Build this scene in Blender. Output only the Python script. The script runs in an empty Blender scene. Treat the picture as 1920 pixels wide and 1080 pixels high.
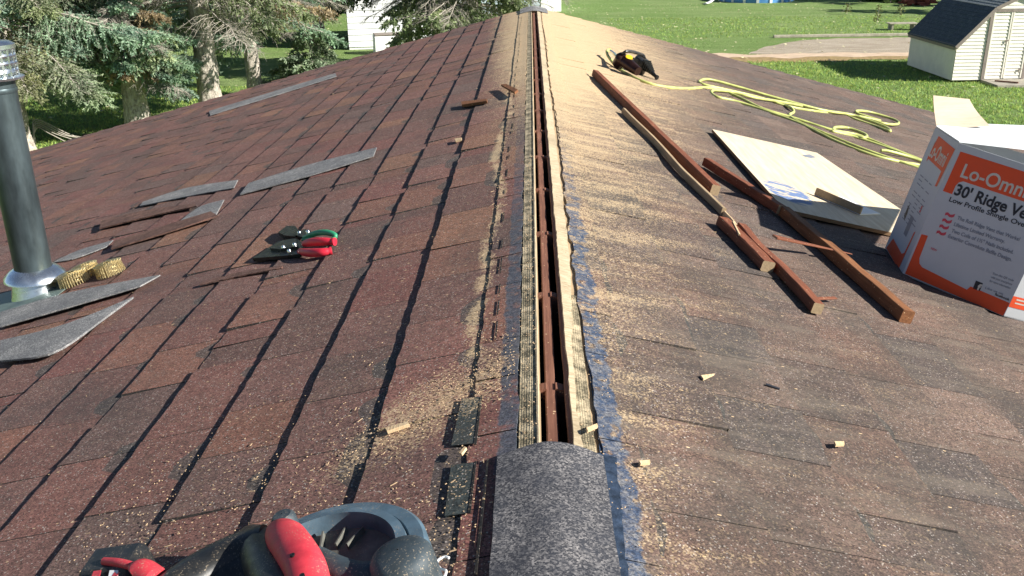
import bpy, math, random
import numpy as np
from mathutils import Vector, Matrix, noise as mnoise
random.seed(7); rng = np.random.default_rng(7)
SC = bpy.context.scene
R = math.radians

# ------------------------------------------------------------------ camera
FPX, PITCH, YAW, ROLL = 1757.2, R(21.123), R(1.292), R(-0.75)
CAM = Vector((-0.0305, 0, 0.68)); TH = 0.2595; GZ = -4.0; LRAKE = 8.76
cp, sp, cy, sy = math.cos(PITCH), math.sin(PITCH), math.cos(YAW), math.sin(YAW)
FW = Vector((-sy*cp, cy*cp, -sp)); RT0 = Vector((cy, sy, 0)); UP0 = RT0.cross(FW)
RT = RT0*math.cos(ROLL) + UP0*math.sin(ROLL); UP = -RT0*math.sin(ROLL) + UP0*math.cos(ROLL)
cd = bpy.data.cameras.new('camera'); cam = bpy.data.objects.new('camera', cd)
SC.collection.objects.link(cam); SC.camera = cam
cam.matrix_world = Matrix(((RT.x, UP.x, -FW.x, CAM.x), (RT.y, UP.y, -FW.y, CAM.y), (RT.z, UP.z, -FW.z, CAM.z), (0, 0, 0, 1)))
cd.sensor_width = 36; cd.lens = 36*FPX/1920; cd.clip_start = 0.02; cd.clip_end = 2000
# ------------------------------------------------------------------ light
SUN_AZ, SUN_EL = R(-18), R(29.5)            # azimuth from +x towards +y
w = bpy.data.worlds.new('World'); SC.world = w; w.use_nodes = True
nt = w.node_tree; sky = nt.nodes.new('ShaderNodeTexSky'); sky.sky_type = 'NISHITA'; sky.sun_disc = False
sky.air_density = 0.75; sky.dust_density = 0.2; sky.ozone_density = 1.2; sky.sun_elevation = SUN_EL; sky.sun_rotation = math.pi/2 - SUN_AZ
bgn = nt.nodes['Background']; nt.links.new(sky.outputs[0], bgn.inputs[0]); bgn.inputs[1].default_value = 0.05
sl = bpy.data.lights.new('sun', 'SUN'); sl.energy = 5.0; sl.angle = R(0.5); sl.color = (1, 0.95, 0.87)
so = bpy.data.objects.new('sun', sl); SC.collection.objects.link(so)
SD = Vector((math.cos(SUN_AZ)*math.cos(SUN_EL), math.sin(SUN_AZ)*math.cos(SUN_EL), math.sin(SUN_EL)))
so.rotation_euler = SD.to_track_quat('Z', 'Y').to_euler()
SC.view_settings.view_transform = 'Standard'; SC.view_settings.look = 'None'
SC.view_settings.exposure = 1.0; SC.view_settings.gamma = 1

# ------------------------------------------------------------------ surface points
def ray(px, py): return FW + RT*((px-960)/FPX) - UP*((py-540)/FPX)
NL = Vector((-math.sin(TH), 0, math.cos(TH))); NR = Vector((math.sin(TH), 0, math.cos(TH)))
def onplane(px, py, O, n):
    d = ray(px, py); return CAM + d*((O-CAM).dot(n)/d.dot(n))
def L(px, py, h=0): return onplane(px, py, NL*h, NL)
def Rr(px, py, h=0): return onplane(px, py, NR*h, NR)
def G(px, py, h=0): return onplane(px, py, Vector((0, 0, GZ+h)), Vector((0, 0, 1)))
def RP(side, s, y, n=0):
    N = NR if side > 0 else NL
    return Vector((side*s*math.cos(TH), y, -s*math.sin(TH))) + N*n
def VY(px, py, Y):                        # point at world depth Y
    d = ray(px, py); return CAM + d*((Y-CAM.y)/d.y)

# ------------------------------------------------------------------ objects
ORG = {}
def props(o, label=None, cat=None, group=None, kind=None):
    if label: o['label'] = label
    if cat: o['category'] = cat
    if group: o['group'] = group
    if kind: o['kind'] = kind
    return o
def thing(name, loc, label, cat, group=None, kind=None):
    o = bpy.data.objects.new(name, None); SC.collection.objects.link(o); o.location = loc
    o.empty_display_size = 0.1; ORG[o] = Vector(loc); return props(o, label, cat, group, kind)
def mesh_obj(name, V, F, mats, parent=None, smooth=False, midx=None, org=None, cols=None):
    V = np.asarray(V, dtype=np.float32).reshape(-1, 3)
    if parent is not None: o0 = ORG[parent]
    else:
        o0 = Vector(org) if org is not None else Vector(((V[:, 0].min()+V[:, 0].max())/2, (V[:, 1].min()+V[:, 1].max())/2, V[:, 2].min()))
    me = bpy.data.meshes.new(name)
    if isinstance(F, np.ndarray):
        n, k = F.shape; me.vertices.add(len(V)); me.vertices.foreach_set('co', (V-np.array(o0, dtype=np.float32)).ravel())
        me.loops.add(n*k); me.loops.foreach_set('vertex_index', F.ravel().astype(np.int32))
        me.polygons.add(n); me.polygons.foreach_set('loop_start', np.arange(0, n*k, k, dtype=np.int32))
        me.polygons.foreach_set('loop_total', np.full(n, k, dtype=np.int32)); me.update(calc_edges=True)
    else:
        me.from_pydata((V-np.array(o0, dtype=np.float32)).tolist(), [], F)
    if not isinstance(mats, (list, tuple)): mats = [mats]
    for m in mats: me.materials.append(m)
    if midx is not None: me.polygons.foreach_set('material_index', np.asarray(midx, dtype=np.int32))
    if smooth: me.polygons.foreach_set('use_smooth', np.ones(len(me.polygons), dtype=bool))
    if cols is not None:                  # one colour per face
        a = me.color_attributes.new('col', 'FLOAT_COLOR', 'CORNER')
        tot = np.zeros(len(me.polygons), dtype=np.int32); me.polygons.foreach_get('loop_total', tot)
        c = np.ones((len(me.polygons), 4), dtype=np.float32); c[:, :3] = np.asarray(cols, dtype=np.float32)
        a.data.foreach_set('color', np.repeat(c, tot, axis=0).ravel())
    me.validate()
    o = bpy.data.objects.new(name, me); SC.collection.objects.link(o)
    if parent is not None: o.parent = parent; ORG[o] = o0
    else: o.location = o0; ORG[o] = o0
    return o

class MB:
    def __init__(s): s.v = []; s.f = []; s.m = []; s.c = []
    def face(s, pts, m=0, c=None):
        i = len(s.v); s.v += [tuple(p) for p in pts]; s.f.append(tuple(range(i, i+len(pts)))); s.m.append(m); s.c.append(c or (1, 1, 1))
    def box(s, o, ax, ay, az, m=0, bev=0.0):
        """box with corner-centre o and full edge vectors ax, ay, az"""
        o = Vector(o); ax = Vector(ax)/2; ay = Vector(ay)/2; az = Vector(az)/2
        if bev <= 0:
            c = [o+ax*a+ay*b+az*d for a in (-1, 1) for b in (-1, 1) for d in (-1, 1)]
            i = len(s.v); s.v += [tuple(p) for p in c]
            for q in ((0, 1, 3, 2), (4, 6, 7, 5), (0, 4, 5, 1), (2, 3, 7, 6), (0, 2, 6, 4), (1, 5, 7, 3)):
                s.f.append(tuple(i+k for k in q)); s.m.append(m); s.c.append((1, 1, 1))
            return
        L3 = [ax.length, ay.length, az.length]; U = [ax.normalized(), ay.normalized(), az.normalized()]
        pts = []; idx = {}
        for sx in (-1, 1):
            for sy_ in (-1, 1):
                for sz in (-1, 1):
                    for k in range(3):
                        e = [L3[j]-(bev if j != k else 0) for j in range(3)]
                        # vertex on face k: full extent along k, inset along the other two
                        p = o + U[0]*sx*e[0] + U[1]*sy_*e[1] + U[2]*sz*e[2]
                        idx[(sx, sy_, sz, k)] = len(s.v)+len(pts); pts.append(tuple(p))
        s.v += pts
        def add(q): s.f.append(tuple(q)); s.m.append(m); s.c.append((1, 1, 1))
        for k in range(3):
            a, b = [j for j in range(3) if j != k]
            for sg in (-1, 1):
                q = []
                for (u, v) in ((-1, -1), (1, -1), (1, 1), (-1, 1)):
                    t = [0, 0, 0]; t[k] = sg; t[a] = u; t[b] = v; q.append(idx[(t[0], t[1], t[2], k)])
                add(q)
        for k in range(3):                # edges parallel to k
            a, b = [j for j in range(3) if j != k]
            for u in (-1, 1):
                for v in (-1, 1):
                    q = []
                    for (sg, fc) in ((-1, a), (1, a), (1, b), (-1, b)):
                        t = [0, 0, 0]; t[k] = sg; t[a] = u; t[b] = v; q.append(idx[(t[0], t[1], t[2], fc)])
                    add(q)
        for sx in (-1, 1):
            for sy_ in (-1, 1):
                for sz in (-1, 1): add([idx[(sx, sy_, sz, k)] for k in range(3)])
    def tube(s, P, r, n=8, m=0, cap=True, flat=1.0, up=None):
        P = [Vector(p) for p in P]
        if not hasattr(r, '__len__'): r = [r]*len(P)
        t = (P[1]-P[0]).normalized(); ref = Vector(up) if up is not None else (Vector((0, 0, 1)) if abs(t.z) < .9 else Vector((1, 0, 0)))
        a = ref.cross(t).normalized(); b0 = len(s.v)
        for i, p in enumerate(P):
            t = (P[min(i+1, len(P)-1)]-P[max(i-1, 0)]).normalized()
            a = (a - t*a.dot(t)).normalized(); b = t.cross(a)
            for k in range(n):
                an = 2*math.pi*k/n; s.v.append(tuple(p + a*math.cos(an)*r[i] + b*math.sin(an)*r[i]*flat))
        for i in range(len(P)-1):
            for k in range(n):
                k2 = (k+1) % n; s.f.append((b0+i*n+k, b0+i*n+k2, b0+(i+1)*n+k2, b0+(i+1)*n+k)); s.m.append(m); s.c.append((1, 1, 1))
        if cap:
            s.f.append(tuple(b0+k for k in range(n))[::-1]); s.f.append(tuple(b0+(len(P)-1)*n+k for k in range(n)))
            s.m += [m, m]; s.c += [(1, 1, 1)]*2
    def lathe(s, O, axis, prof, n=32, m=0, a0=0, a1=2*math.pi, xref=None):
        O = Vector(O); ax = Vector(axis).normalized()
        ref = Vector(xref) if xref is not None else (Vector((1, 0, 0)) if abs(ax.x) < .8 else Vector((0, 1, 0)))
        u = (ref-ax*ref.dot(ax)).normalized(); v = ax.cross(u); b0 = len(s.v); full = abs(a1-a0-2*math.pi) < 1e-6
        cols = n if full else n+1
        for (r, h) in prof:
            for k in range(cols):
                an = a0+(a1-a0)*k/n; s.v.append(tuple(O+ax*h+(u*math.cos(an)+v*math.sin(an))*r))
        for i in range(len(prof)-1):
            for k in range(n):
                k2 = (k+1) % cols if full else k+1
                s.f.append((b0+i*cols+k, b0+i*cols+k2, b0+(i+1)*cols+k2, b0+(i+1)*cols+k)); s.m.append(m); s.c.append((1, 1, 1))
    def prism(s, pts, d, m=0):
        """extrude polygon pts by vector d (closed)"""
        pts = [Vector(p) for p in pts]; d = Vector(d); n = len(pts); i = len(s.v)
        s.v += [tuple(p) for p in pts] + [tuple(p+d) for p in pts]
        s.f.append(tuple(range(i, i+n))[::-1]); s.f.append(tuple(range(i+n, i+2*n)))
        for k in range(n): s.f.append((i+k, i+(k+1) % n, i+n+(k+1) % n, i+n+k))
        s.m += [m]*(n+2); s.c += [(1, 1, 1)]*(n+2)
    def add(s, V, F, m=0):
        i = len(s.v); s.v += [tuple(p) for p in V]
        for f in F: s.f.append(tuple(i+k for k in f)); s.m.append(m); s.c.append((1, 1, 1))
    def build(s, name, mats, parent=None, smooth=False, cols=False, org=None):
        return mesh_obj(name, s.v, s.f, mats, parent, smooth, s.m, org, s.c if cols else None)
def autosmooth(o, ang=40):
    me = o.data; me.polygons.foreach_set('use_smooth', np.ones(len(me.polygons), dtype=bool))
    try: me.set_sharp_from_angle(angle=R(ang))
    except Exception: pass
    return o
def spline(P, n=8):
    P = [Vector(p) for p in P]; out = []
    for i in range(len(P)-1):
        p0 = P[max(i-1, 0)]; p1 = P[i]; p2 = P[i+1]; p3 = P[min(i+2, len(P)-1)]
        for k in range(n):
            t = k/n; out.append(0.5*((2*p1)+(p2-p0)*t+(2*p0-5*p1+4*p2-p3)*t*t+(3*p1-p0-3*p2+p3)*t**3))
    out.append(P[-1]); return out

# ------------------------------------------------------------------ materials
class NT:
    def __init__(s, name):
        s.m = bpy.data.materials.new(name); s.m.use_nodes = True; s.t = s.m.node_tree; s.b = s.t.nodes['Principled BSDF']
        s.geo = s.t.nodes.new('ShaderNodeNewGeometry'); s.tc = s.t.nodes.new('ShaderNodeTexCoord')
        s.pos = s.geo.outputs['Position']; s.obj = s.tc.outputs['Object']
    def put(s, sock, v):
        if hasattr(v, 'node'): s.t.links.new(v, sock)
        elif isinstance(v, (tuple, list)): sock.default_value = (*v, 1) if len(v) == 3 and len(sock.default_value) == 4 else v
        else: sock.default_value = v
    def ma(s, op, a, b=0.0, c=0.0, clamp=False):
        n = s.t.nodes.new('ShaderNodeMath'); n.operation = op; n.use_clamp = clamp
        s.put(n.inputs[0], a); s.put(n.inputs[1], b); s.put(n.inputs[2], c); return n.outputs[0]
    def mr(s, v, a, b, c=0.0, d=1.0, smooth=False):
        n = s.t.nodes.new('ShaderNodeMapRange'); n.interpolation_type = 'SMOOTHSTEP' if smooth else 'LINEAR'
        s.put(n.inputs[0], v)
        for i, x in enumerate((a, b, c, d)): s.put(n.inputs[i+1], x)
        return n.outputs[0]
    def vs(s, v, sc, rot=None):
        n = s.t.nodes.new('ShaderNodeMapping'); s.put(n.inputs[0], v); n.inputs['Scale'].default_value = sc
        if rot: n.inputs['Rotation'].default_value = rot
        return n.outputs[0]
    def noise(s, v, scale, detail=3, rough=0.5, out=0):
        n = s.t.nodes.new('ShaderNodeTexNoise'); s.put(n.inputs['Vector'], v); n.inputs['Scale'].default_value = scale
        n.inputs['Detail'].default_value = detail; n.inputs['Roughness'].default_value = rough; return n.outputs[out]
    def vor(s, v, scale, out='Color', feat='F1', rnd=1.0):
        n = s.t.nodes.new('ShaderNodeTexVoronoi'); n.feature = feat; s.put(n.inputs['Vector'], v); n.inputs['Scale'].default_value = scale
        n.inputs['Randomness'].default_value = rnd; return n.outputs[out]
    def mix(s, f, a, b, mode='MIX'):
        n = s.t.nodes.new('ShaderNodeMix'); n.data_type = 'RGBA'; n.blend_type = mode
        s.put(n.inputs[0], f); s.put(n.inputs[6], a); s.put(n.inputs[7], b); return n.outputs[2]
    def sep(s, v):
        n = s.t.nodes.new('ShaderNodeSeparateXYZ'); s.put(n.inputs[0], v); return n.outputs
    def attr(s, name='col'):
        n = s.t.nodes.new('ShaderNodeAttribute'); n.attribute_name = name; return n.outputs['Color']
    def bump(s, h, dist, strength=1.0):
        n = s.t.nodes.new('ShaderNodeBump'); s.put(n.inputs['Height'], h); n.inputs['Distance'].default_value = dist
        n.inputs['Strength'].default_value = strength; s.t.links.new(n.outputs[0], s.b.inputs['Normal']); return n
    def fin(s, col, rough=0.7, metal=0.0, spec=None):
        s.put(s.b.inputs['Base Color'], col); s.put(s.b.inputs['Roughness'], rough); s.put(s.b.inputs['Metallic'], metal)
        if spec is not None: s.b.inputs['Specular IOR Level'].default_value = spec
        return s.m
def simple(name, col, rough=0.6, metal=0.0, var=0.25, scale=30, bump=0.0, stretch=(1, 1, 1), spec=None, col2=None, fine=0, obj=True, dust=0.0):
    n = NT(name); v = n.vs(n.obj if obj else n.pos, stretch)
    a = n.noise(v, scale, 4, .6); c2 = col2 or tuple(x*(1-var) for x in col); c1 = tuple(min(1, x*(1+var*.5)) for x in col)
    c = n.mix(n.mr(a, .32, .68), c2, c1)
    if fine:
        c = n.mix(n.mr(n.noise(v, fine, 2), .35, .65, 0, .5), c, tuple(x*.6 for x in col))
    if dust:
        d1 = n.mr(n.noise(n.obj, 420, 2, .5), .60, .68, 0, 1); d2 = n.mr(n.noise(n.obj, 22, 4, .65), .42, .66, 0, 1); c = n.mix(n.ma('MULTIPLY', d2, n.ma('MAXIMUM', n.ma('MULTIPLY', d1, .8), .045*dust)), c, (.42, .34, .24))
    if bump: n.bump(a, bump)
    r = n.mr(a, .3, .7, max(0, rough-.08), min(1, rough+.08))
    return n.fin(c, r, metal, spec)

def shingle_mat(name):
    n = NT(name); x, y, z = n.sep(n.pos)[0:3]; s = n.ma('ABSOLUTE', n.ma('DIVIDE', x, math.cos(TH)))
    base = n.attr()
    gr = n.vor(n.pos, 480); gv = n.sep(gr)[0]; gv2 = n.sep(gr)[1]
    mid = n.noise(n.pos, 55, 4, .65); big = n.noise(n.pos, 3.2, 4, .6)
    c = n.mix(1.0, base, n.mix(n.mr(mid, .3, .7), (.72, .72, .72), (1.25, 1.22, 1.2)), 'MULTIPLY')
    c = n.mix(1.0, c, n.mix(gv, (.40, .40, .40), (1.7, 1.65, 1.62)), 'MULTIPLY')
    c = n.mix(n.mr(gv2, .965, .975), c, (.42, .37, .33))
    # dark weathering blotches and smears; right-slope smears deepen nearby as painted foreground shade
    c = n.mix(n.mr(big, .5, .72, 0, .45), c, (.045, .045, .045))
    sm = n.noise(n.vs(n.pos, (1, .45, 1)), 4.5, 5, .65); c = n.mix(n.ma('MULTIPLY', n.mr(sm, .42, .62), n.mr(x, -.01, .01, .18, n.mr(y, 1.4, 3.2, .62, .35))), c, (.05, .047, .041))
    lg = n.noise(n.vs(n.pos, (.8, 3.5, 1)), 5, 4, .7); c = n.mix(n.ma('MULTIPLY', n.mr(lg, .5, .68), n.mr(x, -.01, .01, .10, .40)), c, (.20, .165, .13))
    right = n.ma('GREATER_THAN', x, 0.0); left = n.ma('SUBTRACT', 1.0, right)
    wob = n.noise(n.pos, 2.2, 3); wob2 = n.noise(n.pos, 14, 4, .7)
    # ---- sawdust density
    far = n.mr(y, 1.8, 6.3, 0, 1, True)
    sw = n.ma('ADD', s, n.mr(wob2, .3, .7, -.05, .05))
    nearL = n.mr(sw, n.mr(y, 1, 8, .20, .42), .05, 0, 1)
    dL = n.ma('MULTIPLY', nearL, n.ma('MULTIPLY', far, .95))
    # streak beside the ridge
    cen = n.mr(wob, .3, .7, .115, .16)
    st = n.mr(n.ma('ABSOLUTE', n.ma('SUBTRACT', s, cen)), 0.004, 0.026, 1, 0)
    st = n.ma('MULTIPLY', st, n.ma('MULTIPLY', n.mr(y, 1.35, 1.5), n.mr(wob2, .36, .56)))
    dL = n.ma('MAXIMUM', dL, n.ma('MULTIPLY', st, 0.8))
    # splash of dust
    ex = n.ma('POWER', n.ma('DIVIDE', n.ma('SUBTRACT', s, .17), .20), 2.0); ey = n.ma('POWER', n.ma('DIVIDE', n.ma('SUBTRACT', n.ma('ADD', y, n.ma('MULTIPLY', s, .75)), 1.50), .13), 2.0)
    sp_ = n.mr(n.ma('ADD', ex, ey), 0.0, 1.3, .62, 0)
    dL = n.ma('MAXIMUM', dL, n.ma('MULTIPLY', sp_, n.mr(wob2, .3, .6, .3, 1)))
    dL = n.ma('MAXIMUM', dL, n.mr(s, 0.2, 1.0, .05, .012))
    nearR = n.mr(sw, n.mr(y, .8, 7, .26, 1.8), .06, 0, 1)
    stk = n.noise(n.vs(n.pos, (1.6, 7, 1), (0, 0, R(10))), 2.3, 4, .6)
    dR = n.ma('MULTIPLY', n.ma('POWER', nearR, 1.5), n.mr(y, 1.2, 5.5, .34, 1.15))
    dR = n.ma('ADD', n.ma('MULTIPLY', dR, n.mr(stk, .34, .62, n.mr(y, 1.5, 5, .25, .8), 1.0)), n.ma('MULTIPLY', n.mr(stk, .5, .7, 0, .5), n.mr(s, .2, 2.2, .38, .05)))
    dR = n.ma('MAXIMUM', dR, .03)
    dn = n.ma('ADD', n.ma('MULTIPLY', dL, left), n.ma('MULTIPLY', dR, right))
    fl = n.vor(n.vs(n.pos, (1, 1, 1)), 330); flr = n.sep(fl)[2]
    fl2 = n.vor(n.vs(n.pos, (1, 2.2, 1), (0, 0, .6)), 120); fl2r = n.sep(fl2)[2]; fd = n.vor(n.vs(n.pos, (1, 2.2, 1), (0, 0, .6)), 120, 'Distance')
    k1 = n.mr(n.ma('ADD', n.ma('MULTIPLY', flr, .55), n.ma('MULTIPLY', dn, .95)), .50, .80, 0, 1)
    k2 = n.ma('MULTIPLY', n.ma('GREATER_THAN', n.ma('ADD', fl2r, n.ma('MULTIPLY', dn, n.mr(x, -.01, .01, .30, .08))), 1.0), n.ma('LESS_THAN', fd, .38))
    dustc = n.mix(gv, (.48, .33, .175), (.78, .61, .38))
    c = n.mix(n.ma('MULTIPLY', k1, n.mr(y, 1.5, 5.0, .55, .85)), c, dustc)
    c = n.mix(k2, c, n.mix(gv, (.56, .38, .20), (.78, .60, .38)))
    # ---- blue sealant residue along the torn cap line
    e0 = n.mr(wob2, .25, .75, -.020, .020)
    s1 = n.ma('ADD', s, e0)
    bR = n.ma('MULTIPLY', n.mr(s1, .098, .104, 1, 0), n.mr(y, 2.2, 3.6, 1, .12)); bR = n.ma('MULTIPLY', bR, n.mr(n.noise(n.pos, 38, 3, .6), n.mr(y, .8, 3.2, .30, .52), n.mr(y, .8, 3.2, .38, .6)))
    bL = n.ma('MULTIPLY', n.mr(n.ma('ADD', s, n.ma('MULTIPLY', e0, .35)), .082, .086, 1, 0), n.ma('MULTIPLY', n.mr(y, 2.0, 4.0, 1, .1), n.mr(n.noise(n.pos, 38, 3, .6), .32, .5, .15, .95)))
    blu = n.ma('ADD', n.ma('MULTIPLY', bR, right), n.ma('MULTIPLY', bL, left))
    scf = n.mr(n.noise(n.pos, 70, 4, .75), .44, .62, 0, .7)
    bc = n.mix(right, n.mix(gv, (.022, .032, .046), (.07, .10, .14)), n.mix(gv, (.014, .030, .065), (.045, .085, .16)))
    bc = n.mix(n.ma('MULTIPLY', scf, n.mr(x, -.01, .01, .4, 1)), bc, n.mix(gv, (.10, .10, .10), (.34, .33, .32))); c = n.mix(n.ma('MULTIPLY', blu, .9), c, bc)
    hb = n.ma('ADD', n.ma('MULTIPLY', gv, .7), n.ma('MULTIPLY', k2, 2.0)); n.bump(hb, .0010, .28)
    return n.fin(c, .82, 0, .35)

M = {}
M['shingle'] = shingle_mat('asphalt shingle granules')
def granule(name, a, b, blotch=None):
    n = NT(name); g = n.ma('POWER', n.sep(n.vor(n.pos, 430))[0], 1.9); m = n.noise(n.pos, 30, 4, .65)
    c = n.mix(g, a, b); c = n.mix(n.mr(m, .4, .65, 0, .6), c, blotch or tuple(x*.5 for x in a)); c = n.mix(n.mr(n.noise(n.pos, 7, 3, .6), .45, .62, 0, .45), c, n.mix(1.0, c, (1.9, 1.85, 1.75), 'MULTIPLY')); n.bump(n.ma('ADD', g, m), .0015, .6); return n.fin(c, .85, 0, .35)
M['cap'] = granule('ridge cap granules', (.030, .032, .040), (.24, .23, .23), (.032, .036, .048))
M['grey_gran'] = granule('grey granules', (.10, .105, .11), (.38, .375, .37), (.13, .13, .135))
M['brown_gran'] = granule('brown granules', (.09, .045, .035), (.24, .14, .11))
M['tar'] = simple('tar blue residue', (.022, .040, .075), .6, var=.6, scale=60, bump=.003)
def meshmat():
    n = NT('woven underlay with dust'); v = n.vs(n.pos, (1, .75, 1)); k = n.vor(v, 260, 'Distance', 'F1', .25); d = n.mr(n.noise(n.pos, 26, 5, .7), .42, .64)
    c = n.mix(n.mr(k, .1, .55), (.34, .29, .18), (.09, .075, .045)); c = n.mix(n.ma('MULTIPLY', d, .8), c, (.66, .54, .35)); n.bump(n.ma('SUBTRACT', 1.0, k), .002, .8); return n.fin(c, .85)
M['mesh'] = meshmat()
def wood(name, a, b, stretch=(30, 1.5, 30), scale=6, rough=.7, dust=0.0):
    n = NT(name); v = n.vs(n.obj, stretch); g = n.noise(v, scale, 5, .65); big = n.noise(n.obj, 7, 3)
    c = n.mix(n.mr(g, .3, .7), a, b); c = n.mix(n.mr(big, .45, .7, 0, .4), c, tuple(x*.55 for x in a))
    if dust:
        c = n.mix(n.ma('GREATER_THAN', n.noise(n.obj, 160, 2), .74-dust*.3), c, (.72, .52, .30))
    n.bump(g, .0015, .6); return n.fin(c, rough, 0, .3)
M['ridge_wood'] = wood('old red brown lumber', (.14, .060, .040), (.27, .125, .080), dust=.1)
M['stain_wood'] = wood('red brown offcut', (.12, .038, .020), (.27, .095, .048), dust=.08)
M['brown_wood'] = wood('brown weathered offcut', (.14, .055, .022), (.30, .13, .055), dust=.05)
M['fresh_wood'] = wood('fresh sawn wood', (.50, .34, .18), (.78, .60, .38))
M['pale_edge'] = wood('pale cut decking', (.36, .28, .17), (.66, .55, .38), stretch=(3, 12, 3), scale=20)
M['deck'] = wood('roof decking', (.30, .22, .13), (.45, .33, .2))
def plymat():
    n = NT('plywood with blue marks'); g = n.noise(n.vs(n.obj, (10, .9, 10)), 5, 5, .6); c = n.mix(n.mr(g, .3, .7), (.60, .48, .32), (.78, .67, .50))
    x, y, z = n.sep(n.pos)[0:3]; P = Rr(1478, 372)
    dx = n.ma('POWER', n.ma('DIVIDE', n.ma('SUBTRACT', x, P.x-.01), .085), 2.0); dy = n.ma('POWER', n.ma('DIVIDE', n.ma('SUBTRACT', y, P.y-.02), .16), 2.0)
    k = n.ma('MULTIPLY', n.mr(n.ma('ADD', dx, dy), .75, 1.0, 1, 0), n.mr(n.noise(n.vs(n.pos, (1, 3, 1), (0, 0, .7)), 12, 3, .7), .44, .50))
    c = n.mix(n.ma('MULTIPLY', k, .85), c, (.05, .15, .38)); n.bump(g, .0006, .5); return n.fin(c, .6, 0, .3)
M['ply'] = plymat()
M['ply_edge'] = wood('plywood edge', (.12, .07, .04), (.35, .22, .12), stretch=(1, 1, 200), scale=3)
M['fascia'] = simple('painted fascia', (.75, .73, .68), .6, scale=5)
M['siding'] = simple('vinyl siding', (.86, .87, .88), .55, var=.1, scale=3)
M['shed_siding'] = simple('cream shed siding', (.84, .80, .70), .5, var=.08, scale=3)
M['shed_trim'] = simple('taupe shed trim', (.25, .21, .18), .6, var=.2, scale=8)
M['shed_roof'] = granule('charcoal shed shingles', (.06, .075, .10), (.12, .145, .18))
M['shed_roof2'] = granule('pale upper shed shingles', (.14, .17, .18), (.30, .34, .36))
M['galv'] = simple('dull galvanised steel', (.22, .25, .27), .38, metal=.85, var=.5, scale=14, bump=.0008, stretch=(1, 1, .4))
M['galv_bright'] = simple('bright galvanised steel', (.72, .78, .82), .26, metal=.95, var=.25, scale=18, bump=.0008)
M['flash'] = simple('painted flashing', (.18, .24, .22), .5, metal=.4, var=.4, scale=12)
M['pipe_paint'] = simple('dark weathered pipe', (.085, .115, .125), .36, metal=.6, var=.5, scale=16, stretch=(1, 1, .3))
M['nail'] = simple('brass coated nail', (.70, .56, .28), .3, metal=.9, var=.3, scale=200)
M['black_steel'] = simple('black steel', (.028, .03, .032), .3, metal=.6, var=.3, scale=40)
M['silver'] = simple('silver rivet', (.85, .87, .88), .2, metal=1, var=.1)
M['red_grip'] = simple('red rubber grip', (.62, .025, .05), .42, var=.2, scale=30)
M['green_grip'] = simple('green rubber grip', (.03, .26, .13), .42, var=.2, scale=30)
M['black_plastic'] = simple('black plastic', (.014, .016, .018), .42, dust=1.0, var=.3, scale=60, bump=.0004)
M['blue_plastic'] = simple('blue grey plastic', (.035, .055, .07), .62, dust=1.0, var=.35, scale=30, bump=.0005)
M['blue_rim'] = simple('worn blue grey guard', (.095, .155, .205), .45, dust=1.0, var=.35, scale=25, bump=.0004)
M['dusty_plastic'] = simple('dusty grey recess', (.13, .135, .12), .8, dust=1.0, var=.4, scale=40)
M['saw_red'] = simple('red saw plastic', (.60, .04, .06), .52, dust=1.0, var=.3, scale=30)
M['gun_body'] = simple('brown black magnesium', (.035, .014, .011), .35, metal=.4, var=.4, scale=30)
M['yellow'] = simple('yellow label', (.80, .50, .02), .5, var=.1)
M['hose'] = simple('lime hose', (.56, .60, .19), .42, var=.35, scale=14)
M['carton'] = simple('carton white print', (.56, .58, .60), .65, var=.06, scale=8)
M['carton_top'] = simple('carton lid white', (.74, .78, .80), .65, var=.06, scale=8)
M['kraft'] = simple('kraft cardboard', (.46, .37, .28), .85, var=.12, scale=10, stretch=(1, 1, 6))
M['orange'] = simple('orange print', (.80, .085, .018), .6, var=.06)
M['ink'] = simple('black ink', (.02, .022, .03), .6, var=.1)
M['grey_ink'] = simple('grey ink', (.22, .24, .29), .6, var=.1)
M['pink_ink'] = simple('pink ink', (.62, .07, .10), .6, var=.1)
M['white_ink'] = simple('pale ink', (.66, .60, .52), .6, var=.1)
M['white'] = simple('white plastic', (.88, .88, .87), .5, var=.08)
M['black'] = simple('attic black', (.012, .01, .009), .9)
M['concrete'] = simple('concrete slab', (.36, .33, .27), .9, var=.25, scale=6)
M['pool'] = simple('pool wall blue', (.10, .30, .62), .5, var=.3, scale=2)
M['brick'] = simple('red brick pile', (.30, .08, .05), .9, var=.5, scale=9)
M['timber'] = simple('grey landscape timber', (.42, .38, .30), .9, var=.3, scale=6)
M['window'] = simple('dark window', (.05, .07, .09), .15)
def bark():
    n = NT('spruce bark'); v = n.vs(n.pos, (1, 1, .55)); a = n.vor(v, 9, 'Distance'); b = n.noise(v, 22, 5, .7)
    c = n.mix(n.mr(a, .1, .5), (.55, .49, .41), (.17, .14, .11)); c = n.mix(n.mr(b, .35, .65), c, (.72, .67, .58)); c = n.mix(.3, c, (.36, .31, .26)); n.bump(n.ma('SUBTRACT', b, a), .05, 1); return n.fin(c, .95, 0, .1)
M['bark'] = bark()
M['twig'] = simple('dead grey twig', (.44, .40, .34), .9, var=.35, scale=3, obj=False)
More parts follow.
